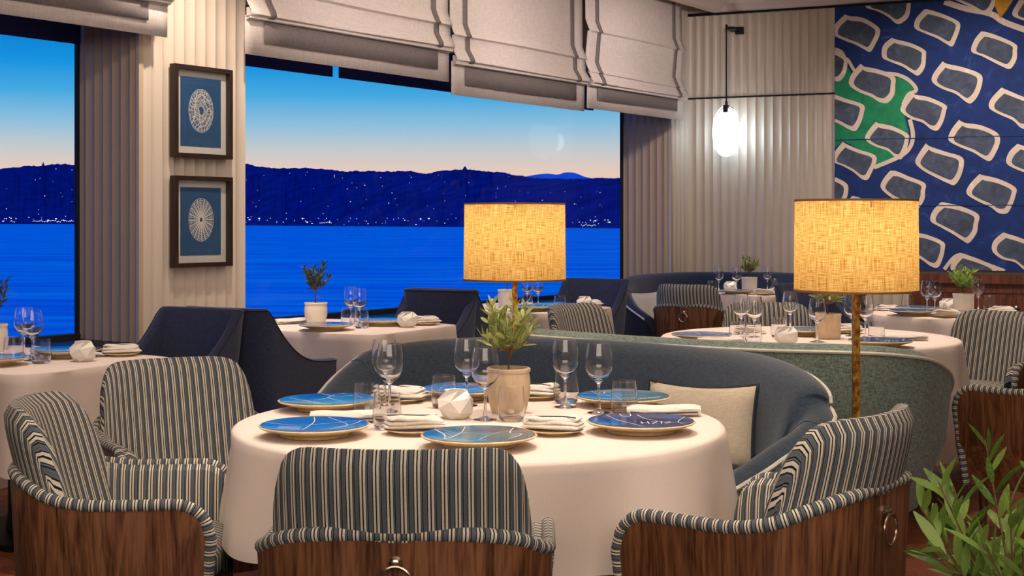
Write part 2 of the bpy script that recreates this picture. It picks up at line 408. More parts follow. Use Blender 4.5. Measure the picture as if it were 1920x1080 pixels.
# ------------------------------------------------------------------ room shell
UX, UY = .565, .825                      # direction along the window wall
def WP(s, c, z): return (UX*s-UY*c, UY*s+UX*c, z)
RZW = atan2(UY, UX); RZJ = atan2(-UX, UY)
BX, BY = .909, -.417; RZB = atan2(BY, BX); CF, CG = 5.95, 6.47
K = WP(11.591, CF, 0)
def BWP(t, o, z): return (K[0]+BX*t-.417*o, K[1]+BY*t-.909*o, z)
def wbox(s0, s1, c0, c1, z0, z1):
    g = box(s0, s1, c0, c1, z0, z1); return [WP(*v) for v in g[0]], g[1]
def bbox(t0, t1, o0, o1, z0, z1):
    g = box(t0, t1, o0, o1, z0, z1); return [BWP(*v) for v in g[0]], g[1]
SILL = .63
fl = obj('floor', box(-9.8, 7.2, -4.2, 14.5, -.12, -.012), M_PLINTH, smooth=False); tag(fl, kind='structure')
wl = obj('wall_left', merge(
    wbox(-9, 2.6, CF+.03, 6.49, -.01, 3.5), wbox(5.115, 5.89, CF+.03, 6.49, -.01, 3.5), wbox(11.29, 11.9, CF+.03, 6.49, -.01, 3.5),
    wbox(2.6, 5.115, CF+.03, 6.49, -.01, SILL), wbox(5.89, 11.29, CF+.03, 6.49, -.01, SILL),
    wbox(2.6, 5.115, CF+.03, 6.49, 2.62, 3.5), wbox(5.89, 11.29, CF+.03, 6.49, 2.62, 3.5)), M_WALL, smooth=False)
tag(wl, kind='structure')
sl = obj('window_sill', merge(wbox(2.6, 5.115, CF-.02, 6.5, SILL, SILL+.03), wbox(5.89, 11.29, CF-.02, 6.5, SILL, SILL+.03)), M_DARK, wl, smooth=False)
wb = obj('wall_back', bbox(-.4, 7.2, -.03, -.25, -.01, 3.5), M_WALLP, smooth=False); tag(wb, kind='structure')
wr = obj('wall_right', box(6.6, 6.8, -4.1, 10.5, -.01, 3.5), M_WALLP, smooth=False); tag(wr, kind='structure')
wq = obj('wall_rear', box(-9.5, 6.7, -4.2, -4.0, -.01, 3.5), M_WALLP, smooth=False); tag(wq, kind='structure')

SLM = {}
def slatgeo(w_, h, d=.016, n=7):
    key = (round(w_, 4), round(h, 4))
    if key not in SLM:
        V, Fs = [], []; P = [(w_*k/n, d*(1-(2*k/n-1)**2)) for k in range(n+1)]+[(w_, .03), (0, .03)]
        m = len(P)
        for z in (0, h): V += [(x, y, z) for x, y in P]
        Fs = [(k, (k+1) % m, m+(k+1) % m, m+k) for k in range(m)]+[tuple(range(m)), tuple(range(m, 2*m))]
        o = obj('slat', (V, Fs), M_WALL, smooth=True); SLM[key] = o.data; bpy.data.objects.remove(o)
    return SLM[key]
def slat(parent, loc, rz, w_, h, m=None):
    o = bpy.data.objects.new('slat', slatgeo(w_, h)); COL.objects.link(o); o.parent = parent; o.location = loc; o.rotation_euler = (0, 0, rz)
    if m:
        o.material_slots[0].link = 'OBJECT'; o.material_slots[0].material = m
    return o
for s0, s1, nn in ((5.094, 5.89, 10), (11.265, 11.591, 4)):
    wd = (s1-s0)/nn
    for k in range(nn): slat(wl, WP(s0+wd*k, CF, 0), RZW, wd, 3.45)
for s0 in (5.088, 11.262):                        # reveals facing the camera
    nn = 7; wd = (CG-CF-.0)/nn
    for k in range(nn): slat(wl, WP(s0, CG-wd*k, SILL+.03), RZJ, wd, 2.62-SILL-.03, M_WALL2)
wd = 1.361/17
for k in range(17):
    slat(wb, BWP(wd*k, 0, 2.48), RZB, wd, .78); slat(wb, BWP(wd*k, 0, 0), RZB, wd, 2.465)
for k in range(8): slat(wb, BWP(1.361+.084*k, 0, 0), RZB, .084, .9)
o = obj('panel_seam', bbox(0, 1.361, -.02, .002, 2.465, 2.478), M_DARK, wb, smooth=False)

# ceiling with a stepped tray, a blind pocket along the windows
def isect(p, d, q, e_):
    det = d[0]*(-e_[1])+e_[0]*d[1]; t = ((q[0]-p[0])*(-e_[1])+e_[0]*(q[1]-p[1]))/det; return (p[0]+d[0]*t, p[1]+d[1]*t)
LN = [(WP(0, 5.70, 0)[:2], (UX, UY), (UY, -UX)), (BWP(0, 0, 0)[:2], (BX, BY), (-.417, -.909)), ((6.6, 0), (0, -1), (-1, 0)), ((0, -4), (-1, 0), (0, 1))]
def cpoly(off):
    L2 = [((p[0]+n_[0]*off, p[1]+n_[1]*off), d) for p, d, n_ in LN]
    return [isect(*L2[i-1], *L2[i]) for i in range(4)]
rows = [(0, 3.45), (0, 3.255), (.10, 3.255), (.13, 3.27), (.22, 3.30), (.26, 3.335), (.26, 3.345), (.30, 3.345)]
V, Fs = [], []
for off, z in rows: V += [(x, y, z) for x, y in cpoly(off)]
for i in range(len(rows)-1):
    for k in range(4): j = (k+1) % 4; Fs.append((i*4+k, i*4+j, i*4+4+j, i*4+4+k))
Fs.append(tuple(range(len(V)-4, len(V))))
ce = obj('ceiling', (V, Fs), M_CEIL, smooth=False, fixn=False)
tag(ce, kind='structure')
o = obj('pocket_roof', wbox(-9, 11.8, 5.6, 6.8, 3.45, 3.5), M_WALLP, ce, smooth=False)
o = obj('wall_trim', bbox(0, 6, -.02, .012, 3.235, 3.262), M_DARK, wb, smooth=False)

# windows
def window(n, s0, s1, screens):
    fr = obj('window_%d' % n, merge(wbox(s1-.004, s1+.026, CG-.012, CG+.018, SILL+.03, 2.62), wbox(s0-.03, s0+.012, CG-.03, CG+.05, SILL+.03, 2.62),
                                   wbox(s0, s1, CG-.03, CG+.05, SILL+.03, SILL+.06), wbox(s0, s1, CG-.03, CG+.05, 2.60, 2.62)), M_BLACK, smooth=False)
    tag(fr, kind='structure'); g = obj('pane', wbox(s0, s1, CG, CG+.012, SILL+.05, 2.61), M_PANE, fr, smooth=False)
    for a, b in screens: obj('roller_screen', wbox(a, b, CG-.04, CG-.025, 2.325, 2.62), M_SCREEN, fr, smooth=False)
window(1, 2.6, 5.088, [(2.61, 5.08)])
window(2, 5.89, 11.262, [(5.9, 7.199), (7.276, 10.687)])

# wainscot below the artwork
wn = obj('trim_1', merge(bbox(2.03, 7.0, -.02, .05, .1, .80), bbox(2.03, 7.0, -.02, .06, .72, .80)), M_REDW, smooth=False); tag(wn, kind='structure')
obj('cap_rail', bbox(2.03, 7.0, -.02, .10, .80, .875), M_MAT, wn, smooth=False).data.materials[0] = M_REDW
for k in range(6): obj('panel', bbox(2.08+.75*k, 2.80+.75*k, .045, .062, .14, .68), M_REDW, wn, smooth=False)
obj('baseboard', bbox(0, 7, -.02, .07, 0, .1), M_REDW, wn, smooth=False)
for k in (1, 2): obj('knob', xf(lathe([(0, 0), (.018, 0), (.022, .012), (0, .03)], 12), BWP(2.14+.75*k, .062, .60), RZB, rx=pi/2), M_BRASS, wn)

# herringbone planks where the floor can be seen, joined planks further off
def herring(x0, x1, y0, y1, L=.42, W=.105):
    out = []; n = int(L/W)
    c = cos(pi/4); s = sin(pi/4)
    for i in range(-60, 60):
        for j in range(-60, 60):
            # lattice of L-shaped pairs
            bx = i*W*1.0 + j*L; by = i*W - j*L
            for (ox, oy, r) in ((bx, by, 0), (bx+0, by+W, 1)):
                cx, cy = (ox+L/2, oy+W/2) if r == 0 else (ox+W/2, oy+L/2)
                X = cx*c-cy*s; Y = cx*s+cy*c+6
                if x0 < X < x1 and y0 < Y < y1: out.append((X, Y, pi/4+(pi/2 if r else 0)))
    return out
PG = box(-.2085, .2085, -.051, .051, -.011, 0)
pm = obj('plank', PG, M_PLANK, smooth=False); pmesh = pm.data; bpy.data.objects.remove(pm)
near = [p for p in herring(-3.4, 3.4, 4.6, 8.2)]
def visw(p):
    px = 960+F*p[0]/p[1]; return (1560 < px < 1930 and p[1] < 7.3) or (-60 < px < 240 and p[1] < 6.6) or (1000 < px < 1240 and p[1] < 5.6)
ind = [p for p in near if visw(p)][:290]; rest = [p for p in near if p not in ind]
for x, y, r in ind:
    o = bpy.data.objects.new('plank', pmesh); COL.objects.link(o); o.parent = fl; o.location = (x, y, random.uniform(-.0008, .0004)); o.rotation_euler = (0, 0, r)
fg = obj('plank_field', merge(*[xf(PG, (x, y, 0), r) for x, y, r in rest]), M_PLANK, fl, smooth=False); tag(fg, kind='stuff')

# ------------------------------------------------------------------ outside: sea, hills, far lights
SZ = -5.0
sea = obj('sea', ([(-30000, -2000, SZ), (30000, -2000, SZ), (30000, 30000, SZ), (-30000, 30000, SZ)], [(0, 1, 2, 3)]), M_SEA, smooth=False)
tag(sea, kind='structure')
RP = [(-1500, 330), (-900, 312), (-400, 322), (-100, 314), (0, 317), (40, 312), (75, 310), (110, 307), (140, 309), (250, 300), (350, 304), (461, 307), (480, 311), (510, 314), (540, 315), (580, 316), (610, 317),
      (640, 321), (700, 321), (730, 322), (760, 320), (800, 324), (830, 321), (866, 317), (900, 319), (940, 323), (980, 331), (1000, 333), (1050, 336), (1100, 335), (1165, 333), (1300, 340), (1500, 330), (1900, 338), (2600, 345)]
def interp(P, x):
    for a, b in zip(P, P[1:]):
        if a[0] <= x <= b[0]: return a[1]+(b[1]-a[1])*(x-a[0])/(b[0]-a[0])
    return P[-1][1]
def shore(px): return 417.6+(max(px, -200)+200)/1400*8.4
V, Fs = [], []; NR = 9; cols_ = []
px = -1500; rn = random.Random(3); jit = 0
while px < 2600:
    D = 5.0*F/(min(shore(px), 427)-417); D = min(D, 5200); yr = interp(RP, px)
    jit = .6*jit+rn.uniform(-1.3, 1.3)
    if 867 < px < 875: yr -= 5
    if 78 < px < 82: yr -= 7
    Dr = D*1.35; H = (417-(yr+jit*.8))/F*Dr+HC; cols_.append((px, D, Dr, H, len(V)))
    for k in range(NR):
        f = k/(NR-1); d = D+(Dr-D)*f; z = SZ-.5+(H-SZ+.5)*(f**.8); z += 0 if k in (0, NR-1) else rn.uniform(-1, 1)*H*.02
        V.append(((px-960)/F*d, d, z))
    V.append(((px-960)/F*Dr*1.3, Dr*1.3, SZ-.5)); px += 3 if -60 < px < 1240 else 30
M_ = NR+1
for i in range(len(cols_)-1):
    for k in range(M_-1): Fs.append((i*M_+k, (i+1)*M_+k, (i+1)*M_+k+1, i*M_+k+1))
hill = obj('hillside', (V, Fs), M_HILL); tag(hill, 'long dark blue wooded hillside across the bay with town lights', 'hill')
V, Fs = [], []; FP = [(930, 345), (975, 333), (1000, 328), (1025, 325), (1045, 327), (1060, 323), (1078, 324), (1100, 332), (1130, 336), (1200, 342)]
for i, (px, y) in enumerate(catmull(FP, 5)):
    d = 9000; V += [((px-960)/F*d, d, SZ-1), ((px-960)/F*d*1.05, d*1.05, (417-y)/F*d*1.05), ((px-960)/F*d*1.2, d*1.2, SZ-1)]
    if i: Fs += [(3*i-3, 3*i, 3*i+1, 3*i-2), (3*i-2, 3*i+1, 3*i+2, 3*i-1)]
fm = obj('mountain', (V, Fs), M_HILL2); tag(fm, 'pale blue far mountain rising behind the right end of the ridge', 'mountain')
gs = []
for k in range(430):
    c = rn.choice(cols_); px = c[0]
    if not -60 < px < 1240: continue
    low = rn.random() < .5; f = rn.uniform(0, .05) if low else rn.random()**1.3*.85
    d = c[1]+(c[2]-c[1])*f - 6; z = SZ+(c[3]-SZ)*(f**.8)+3; r = c[1]/F*rn.choice((.45, .55, .7, 1.0))
    gs.append(xf(([(1, 0, 0), (-1, 0, 0), (0, 1, 0), (0, -1, 0), (0, 0, 1), (0, 0, -1)], [(0, 2, 4), (2, 1, 4), (1, 3, 4), (3, 0, 4), (2, 0, 5), (1, 2, 5), (3, 1, 5), (0, 3, 5)]), ((px-960)/F*d, d, z), 0, (r*(2.2 if low and rn.random() < .4 else 1), r, r)))
for px in [i*3.0+62 for i in range(26)]+[1090+i*2.4 for i in range(12)]+[600+i*3 for i in range(8)]:
    D = min(5.0*F/(shore(px)-417), 5200)-8; r = D/F*.6
    gs.append(xf(box(-1, 1, -1, 1, -.7, .9), ((px-960)/F*D, D, SZ+D/F*rn.uniform(3.5, 8)), 0, (r*.9, r, r)))
tl = obj('town_lights', merge(*gs), M_TOWN, smooth=False); tag(tl, 'scattered tiny town lights on the hillside and along its shore', 'lights', kind='stuff')

# ------------------------------------------------------------------ roman blinds
def blind(s0, s1, label, zs, zh, zf, c=5.85, ribs=True):
    """zs stack bottom, zh hem, zf fold lines above"""
    r = empty('roman_blind', WP(s0, c, zh), RZW, label, 'blind', 'roman blinds over the windows')
    w_ = s1-s0; H = 3.42-zh
    prof = [(.0, 3.42-zh)]
    for z in sorted(zf, reverse=True):
        prof += [(-.005, z-zh+.05), (-.035, z-zh-.02), (-.05, z-zh-.045), (-.028, z-zh-.055)]
    prof += [(-.03, zs-zh+.10), (-.07, zs-zh+.035), (-.075, zs-zh+.012), (-.05, zs-zh), (-.02, zs-zh+.004), (-.02, zs-zh-.01), (-.018, 0)]
    nx = 26; V, Fs = [], []; rr = random.Random(int(s0*10))
    ph = rr.uniform(0, 6)
    for i, (y, z) in enumerate(prof):
        for k in range(nx+1):
            x = w_*k/nx; sag = .004*sin(x*2.2+ph+i*.4)*(1 if 0 < i < len(prof)-1 else .3)
            V.append((x, y+.003*sin(x*5+i*.5+ph), z+(sag if i not in (0, len(prof)-1) else 0)))
    m = nx+1; np_ = len(prof)
    for i in range(np_-1):
        for k in range(nx): Fs.append((i*m+k, i*m+k+1, (i+1)*m+k+1, (i+1)*m+k))
    o = obj('fabric_panel', (V, Fs), M_BLIND, r, fixn=False)
    md = o.modifiers.new('t', 'SOLIDIFY'); md.thickness = .006; md.offset = 1
    def yz(i, x):
        y, z = prof[i]; return (y+.003*sin(x*5+i*.5+ph)-.009, z+(.004*sin(x*2.2+ph+i*.4)*(1 if 0 < i < np_-1 else .3) if i not in (0, np_-1) else 0))
    for xc in (.17, w_-.17):
        V, Fs = [], []
        n2 = np_-2
        for i in range(n2):
            for x in (xc-.024, xc+.024):
                y, z = yz(i, x); V.append((x, y, z))
        for i in range(n2-1): Fs.append((2*i, 2*i+1, 2*i+3, 2*i+2))
        o = obj('ribbon', (V, Fs), M_BAND, r, fixn=False); md = o.modifiers.new('t', 'SOLIDIFY'); md.thickness = .002
    V, Fs = [], []
    for k in range(13):
        x = .146+(w_-.292)*k/12
        for z in (.075, zs-zh+.0): V.append((x, -.034, z))
    for k in range(12): Fs.append((2*k, 2*k+2, 2*k+3, 2*k+1))
    o = obj('hem_band', (V, Fs), M_BAND, r, fixn=False); md = o.modifiers.new('t', 'SOLIDIFY'); md.thickness = .003
    # tucked folds under the stack
    g = []
    for k in range(3): g.append(box(.005, w_-.005, -.058+k*.013, -.052+k*.013, zs-zh-.012-.004*k, zs-zh+.05))
    obj('folded_stack', merge(*g), M_BLIND, r, smooth=False)
    return r
blind(3.0, 5.186, 'greige roman blind with taupe ribbons, at the far left over the left window', 2.52, 2.33, [2.74])
blind(5.769, 7.737, 'greige roman blind just right of the framed prints, stacked high with deep folds', 2.52, 2.30, [2.74])
blind(7.765, 9.547, 'greige roman blind in the middle of the big window, hanging lowest', 2.44, 2.215, [2.68])
blind(9.588, 11.27, 'greige roman blind at the right end of the big window by the fluted corner', 2.44, 2.245, [2.58, 2.92])

# ------------------------------------------------------------------ framed prints
def picture(zb, zt, kind, label):
    s0, s1 = s_of(318, CF-.0), s_of(426, CF-.0); w_ = s1-s0; h = zt-zb
    r = empty('framed_print', WP(s0, CF-.002, zb), RZW, label, 'picture', 'framed prints on the pier')
    d = .045; b = .024
    obj('frame', merge(box(0, w_, -d, 0, 0, b), box(0, w_, -d, 0, h-b, h), box(0, b, -d, 0, b, h-b), box(w_-b, w_, -d, 0, b, h-b)), M_FRAME, r, smooth=False)
    obj('mat_board', box(b, w_-b, -.012, -.004, b, h-b), M_MAT, r, smooth=False)
    m = .066; obj('print_sheet', box(m, w_-m, -.0145, -.0118, m, h-m*.95), M_PRINT, r, smooth=False)
    cx, cz = w_/2, h*.52; R0 = .093; R1 = .122; g = []; rr = random.Random(zb*100)
    def strip(pts, t):
        V, Fs = [], []
        for i, (x, z) in enumerate(pts):
            a = pts[max(i-1, 0)]; c = pts[min(i+1, len(pts)-1)]; tx, tz = c[0]-a[0], c[1]-a[1]; l = hypot(tx, tz) or 1
            V += [(x-tz/l*t, -.0152, z+tx/l*t), (x+tz/l*t, -.0152, z-tx/l*t)]
            if i: Fs.append((2*i-2, 2*i-1, 2*i+1, 2*i))
        return V, Fs
    def E(a, f): return (cx+R0*f*cos(a), cz+R1*f*sin(a))
    if kind == 0:
        for k in range(28): a = 2*pi*k/28+rr.uniform(-.1, .1); b2 = a+rr.uniform(.8, 2.6); g.append(strip([E(a, 1), E((a+b2)/2, rr.uniform(.1, .9)), E(b2, rr.uniform(.6, 1.0))], .0014))
        for f in (.25, .5, .75, .92, 1.0): g.append(strip([(E(t*2*pi/48, f+rr.uniform(-.02, .02))) for t in range(49)], .0012))
        for k in range(30): a = 2*pi*k/30; g.append(strip([E(a, .2), E(a, 1.03)], .001))
    else:
        for k in range(20): a = 2*pi*k/20; g.append(strip([E(a, .1), E(a+.03, 1.0)], .0032))
        for k in range(20): a = 2*pi*(k+.5)/20; g.append(strip([E(a, .3), E(a, 1.0)], .0011))
        for f in (.12, .4, .55, .68, .8, .9, 1.0): g.append(strip([(E(t*2*pi/48, f)) for t in range(49)], .0013))
    obj('urchin_drawing', merge(*g), M_INK, r, smooth=False, fixn=False)
    g = [strip([(cx-.09, .105-.012*k), (cx+.09, .105-.012*k)], .0012) for k in range(3)]
    g += [strip([(m+.03, h-m-.03), (w_-m-.03, h-m-.03)], .0008), strip([(m+.03, .09), (m+.03, h-m-.03)], .0008), strip([(w_-m-.03, .09), (w_-m-.03, h-m-.03)], .0008)]
    obj('caption_lines', merge(*g), M_INKL, r, smooth=False, fixn=False)
    obj('glass', box(b, w_-b, -.030, -.027, b, h-b), M_PICT, r, smooth=False)
def s_of(px, c):
    r = (px-960)/F; Y = c/(UX-UY*r); return UX*r*Y+UY*Y
picture(1.686, 2.206, 0, 'upper dark-framed blue print of a tangled round sea urchin skeleton')
picture(1.067, 1.582, 1, 'lower dark-framed blue print of a spoked sea urchin disc')

# ------------------------------------------------------------------ wall pendant
pr = empty('pendant_light', BWP(.43, .22, 2.145), RZB, 'black wall bracket with cord holding a glowing oval opal glass disc', 'lamp')
obj('bracket', merge(box(.03, .10, .18, .235, .90, .965), box(-.008, .07, .0, .22, .925, .945), box(-.008, .012, -.008, .0, .92, .965)), M_DARK, pr, smooth=False)
obj('cord', tube([(0, 0, .94), (0, 0, .22)], .007, 8), M_DARK, pr)
obj('clasp', merge(box(-.022, .022, -.03, .03, .17, .235), tube([(0, 0, .235), (0, 0, .27)], .012, 8)[:2]), M_DARK, pr, smooth=False)
o = obj('glowing_disc', lathe([(0, -.016), (.19, -.016), (.2, -.010), (.2, .010), (.19, .016), (0, .016)], 48), M_OPAL, pr)
o.rotation_euler = (pi/2, 0, math.radians(-28)); o.scale = (.71, 1.03, 1)
o = obj('glass_rim', lathe([(.2, -.022), (.222, -.018), (.226, 0), (.222, .018), (.2, .022)], 48, close=True), M_GLASS, pr)
o.rotation_euler = (pi/2, 0, math.radians(-28)); o.scale = (.71, 1.03, 1)
d = bpy.data.lights.new('disc_glow', 'POINT'); d.energy = 5; d.color = (.66, .84, 1); d.shadow_soft_size = .12
o = bpy.data.objects.new('disc_glow', d); COL.objects.link(o); o.location = BWP(.409, .13, 2.12)

# ------------------------------------------------------------------ painted wall hanging
ar = empty('painted_wall_hanging', BWP(1.365, .02, .905), RZB, 'large blue painted cloth with slate pebble cells outlined in off-white', 'artwork')
AW, AH = 3.6, 2.325; SC_ = .00222
V, Fs = [], []
for sgn in (0, 1):
    for j in range(9):
        for i in range(13): V.append((AW*i/12, -.012*(1-sgn)+.0015*sin(i*1.7+j), AH*j/8))
for sgn in (0, 1):
    for j in range(8):
        for i in range(12): b = sgn*117+j*13+i; Fs.append((b, b+1, b+14, b+13))
for j in range(8): Fs += [(j*13, j*13+13, 117+j*13+13, 117+j*13), (j*13+12, j*13+25, 117+j*13+25, 117+j*13+12)]
for i in range(12): Fs += [(i, i+1, 118+i, 117+i), (104+i, 105+i, 222+i, 221+i)]
obj('cloth', (V, Fs), M_ABLUE, ar, smooth=False)
def C2(x, y): return ((x-57)*SC_, (1050-y)*SC_)
CELL = [(-46, -74), (-28, -66), (20, -50), (78, -22), (82, 6), (72, 44), (52, 72), (26, 66), (-4, 44), (-50, 22), (-84, -4), (-76, -38)]
CC = [(145, 110), (455, 105), (665, 205), (330, 210), (525, 322), (205, 315), (400, 430), (82, 420), (265, 540), (135, 620), (735, 430), (590, 548), (460, 640), (325, 735), (655, 755), (800, 640), (520, 860), (740, 975), (400, 965), (270, 10), (590, -5), (820, 75), (30, 225), (22, 735), (590, 1055), (180, 830),
      (880, 300), (950, 520), (1020, 730), (910, 860), (960, 150), (1100, 400), (1200, 600), (1140, 900), (1250, 200), (1330, 780), (1400, 430)]
def clip(poly):
    def c1(P, ins, f):
        out = []
        for a, b in zip(P, P[1:]+P[:1]):
            if ins(a): out.append(a)
            if ins(a) != ins(b): out.append(f(a, b))
        return out
    for ax, lim, sg in ((0, .004, 1), (0, AW-.004, -1), (1, .004, 1), (1, AH-.004, -1)):
        if not poly: break
        def ins(p): return (p[ax]-lim)*sg >= 0
        def fx(a, b):
            t = (lim-a[ax])/(b[ax]-a[ax]); return (a[0]+(b[0]-a[0])*t, a[1]+(b[1]-a[1])*t)
        poly = c1(poly, ins, fx)
    return poly
gl = []; gw, gs_ = [], []; rr = random.Random(5)
def flat(poly, y):
    poly = clip(poly); return ([(x, y, z) for x, z in poly], [tuple(range(len(poly)))]) if len(poly) > 2 else None
for cx, cy in CC:
    s = rr.uniform(1.0, 1.12); j = [(rr.uniform(-5, 5), rr.uniform(-5, 5)) for _ in CELL]
    pts = [(x*s+a, y*s+b) for (x, y), (a, b) in zip(CELL, j)]; sm = catmull(pts+[pts[0]], 4)[:-1]
    p = flat([C2(cx+x, cy+y) for x, y in sm], -.0175); q = flat([C2(cx+x*.79+1, cy+y*.73+1) for x, y in sm], -.0195)
    if p: gw.append(p)
    if q: gs_.append(q)
def line(pts, wpx, y, L):
    sm = catmull(pts, 6)
    for a, b in zip(sm, sm[1:]):
        tx, ty = b[0]-a[0], b[1]-a[1]; l = hypot(tx, ty); nx_, ny_ = -ty/l*wpx/2, tx/l*wpx/2
        p = flat([C2(a[0]+nx_, a[1]+ny_), C2(b[0]+nx_+tx/l*2, b[1]+ny_+ty/l*2), C2(b[0]-nx_+tx/l*2, b[1]-ny_+ty/l*2), C2(a[0]-nx_, a[1]-ny_)], y)
        if p: L.append(p)
line([(250, 275), (300, 282), (345, 305), (375, 345), (345, 362), (325, 400)], 14, -.0172, gl)
line([(350, 460), (362, 520), (350, 570), (310, 605), (215, 645)], 16, -.0172, gl)
line([(88, 205), (110, 215), (140, 262), (165, 240)], 12, -.0172, gl); line([(57, 170), (85, 185), (100, 220)], 16, -.0172, gl)
line([(480, 8), (560, 40), (650, 65), (700, 100), (789, 140)], 22, -.0172, gl)
line([(480, 1045), (530, 990), (600, 1010), (700, 1048)], 14, -.0172, gl)
tag(obj('painted_lines', merge(*gl), M_AWHT, ar, smooth=False, fixn=False), kind='stuff')
for g in gw: obj('painted_outline', g, M_AWHT, ar, smooth=False, fixn=False)
for g in gs_: obj('painted_cell', g, M_ASLT, ar, smooth=False, fixn=False)
gp = flat([C2(*p) for p in [(57, 275), (92, 270), (96, 218), (112, 250), (140, 290), (270, 285), (330, 300), (375, 350), (340, 360), (325, 420), (350, 530), (320, 545), (290, 590), (298, 602), (225, 640), (190, 590), (95, 540), (57, 565)]], -.0165)
obj('green_patch', gp, M_AGRN, ar, smooth=False, fixn=False)
g1 = [flat([C2(*p) for p in [(670, 0), (665, 35), (685, 85), (705, 60), (725, 30), (745, 0)]], -.0183), flat([C2(*p) for p in [(752, -10), (765, 20), (820, 30), (860, -10)]], -.0183)]
obj('ochre_patch', merge(*[g for g in g1 if g]), M_AGLD, ar, smooth=False, fixn=False)
obj('seam', merge(box(0, AW, -.0205, -.012, C2(0, 536)[1], C2(0, 532)[1]), box(0, AW, -.0205, -.012, C2(0, 799)[1], C2(0, 796)[1])), M_ABLUE, ar, smooth=False)

# ------------------------------------------------------------------ curved banquettes
def banquette(name, rim, mi, mo, mp, label, seat=(8, -8), th=.11, taper=.14, seatd=.50, zs=.44, mseat=None, zb=.11, inset=0):
    path = catmull(rim, 5)
    path = [(p[0]-n_[0]*inset*abs(n_[0])**.7, p[1]-n_[1]*inset*abs(n_[0])**.7, p[2]) for p, n_ in zip(path, normals2(path))]; c0 = path[len(path)//2]
    r = empty(name, (c0[0], c0[1], 0), 0, label, 'banquette'); path = [(p[0]-c0[0], p[1]-c0[1], p[2]) for p in path]
    def inner(i, h): return [(-.03, h-.05 if h-.05 > zs-.04 else h-.01), (.008, h-.016), (.030, h-.002), (.058, h), (th-.022, h-.008), (th-.003, h-.026), (.05, h-.09), (-.04, zs-.1), (-.13, zs-.1), (-.12, zs+.02 if zs+.02 < h-.06 else h-.06), (-.07, (zs+h)/2 if h > zs+.1 else h-.03)]
    def outer(i, h): return [(th-.02, h-.05), (th, h-.032), (th-.35*taper*(h-.03-.35)/.5 if h > .4 else th-.02, .38), (th-taper, zb), (th-taper-.06, zb), (.03, h-.09)]
    obj('inner_upholstery', sweep(path, inner), mi, r); obj('outer_shell', sweep(path, outer), mo, r)
    nr = normals2(path)
    obj('piping', tube([(p[0]+n_[0]*(th+.002), p[1]+n_[1]*(th+.002), p[2]-.028) for p, n_ in zip(path, nr)], .0075, 6)[:2], mp, r)
    n = len(path); a, b = seat[0], n+seat[1]; sp_ = [(p[0], p[1], zs) for p in path[a:b]]; sn = nr[a:b]
    def ss(i, z): return [(-.125, z), (-.3, z+.012), (-seatd+.02, z), (-seatd, z-.03), (-seatd, z-.13), (-.12, z-.13)]
    obj('seat_cushion', sweep(sp_, ss, nrm=sn), mseat or mi, r)
    def sb(i, z): return [(-.10, z-.13), (-seatd+.03, z-.13), (-seatd+.05, zb), (-.03, zb)]
    obj('seat_base', sweep(sp_, sb, nrm=sn), mo, r)
    def pl(i, z): return [(-.06, zb), (-.10, 0), (-seatd+.1, 0), (-seatd+.1, zb)]
    obj('plinth', sweep(sp_, pl, nrm=sn), M_PLINTH, r)
    # vertical seams in the back
    for f in (.2, .8):
        i = int(n*f); p, q = path[i], nr[i]
        pts2 = [(p[0]+q[0]*(o+.002), p[1]+q[1]*(o+.002), z) for o, z in outer(i, p[2])[1:4]]
        obj('seam', tube(pts2, .003, 5)[:2], mo, r)
        ii = inner(i, p[2]); pts = [(p[0]+q[0]*(o-.0), p[1]+q[1]*(o-.0), z) for o, z in (ii[4], ii[3], ii[2], ii[1], ii[0], ii[9], ii[8])]
        obj('seam', tube(pts, .0035, 5)[:2], mi, r)
    return r
B1 = [(-.66, 4.98, .48), (-.80, 5.23, .56), (-.735, 5.50, .68), (-.60, 5.66, .78), (-.43, 5.72, .825), (-.13, 5.82, .835), (.31, 5.76, .835), (.715, 5.50, .83), (.94, 5.20, .83), (1.05, 4.95, .80), (1.085, 4.77, .745), (1.03, 4.66, .67), (.85, 4.56, .575), (.70, 4.50, .50), (.60, 4.47, .47)]
B1 = B1[::-1]
banquette('curved_banquette', B1, M_BLUEF, M_GREENF, M_PIPE, 'curved slate-blue banquette wrapping behind the large round table in front', seat=(22, -12), mseat=M_BLUEF, inset=.10)
B2 = [(.02, 6.85, .70), (.0, 6.6, .80), (.10, 6.36, .83), (.45, 6.04, .83), (.757, 5.80, .83), (1.06, 5.62, .83), (1.36, 5.53, .83), (1.52, 5.55, .815), (1.65, 5.64, .78), (1.755, 5.80, .70), (1.81, 6.0, .60), (1.83, 6.25, .50)]
B2 = [(x, y+.1, z) for x, y, z in B2]
banquette('curved_banquette', B2, M_GREENF, M_GREENF, M_PIPE, 'curved sage-green banquette seen from behind, right of the first, with white piping', seat=(10, -16))
def fix_orient(): pass
B3 = [(1.12, 11.0, .58), (1.0, 11.2, .68), (.95, 11.45, .81), (1.06, 11.8, .86), (1.28, 12.15, .87), (1.62, 12.40, .875), (2.0, 12.40, .875), (2.4, 12.22, .875), (2.72, 12.0, .86), (2.9, 11.6, .80)]
B3 = B3[::-1]
banquette('curved_banquette', B3, M_NAVYB, M_NAVYO, M_PIPE, 'dark blue curved banquette in the far corner against the fluted wall', seat=(6, -10), th=.09)

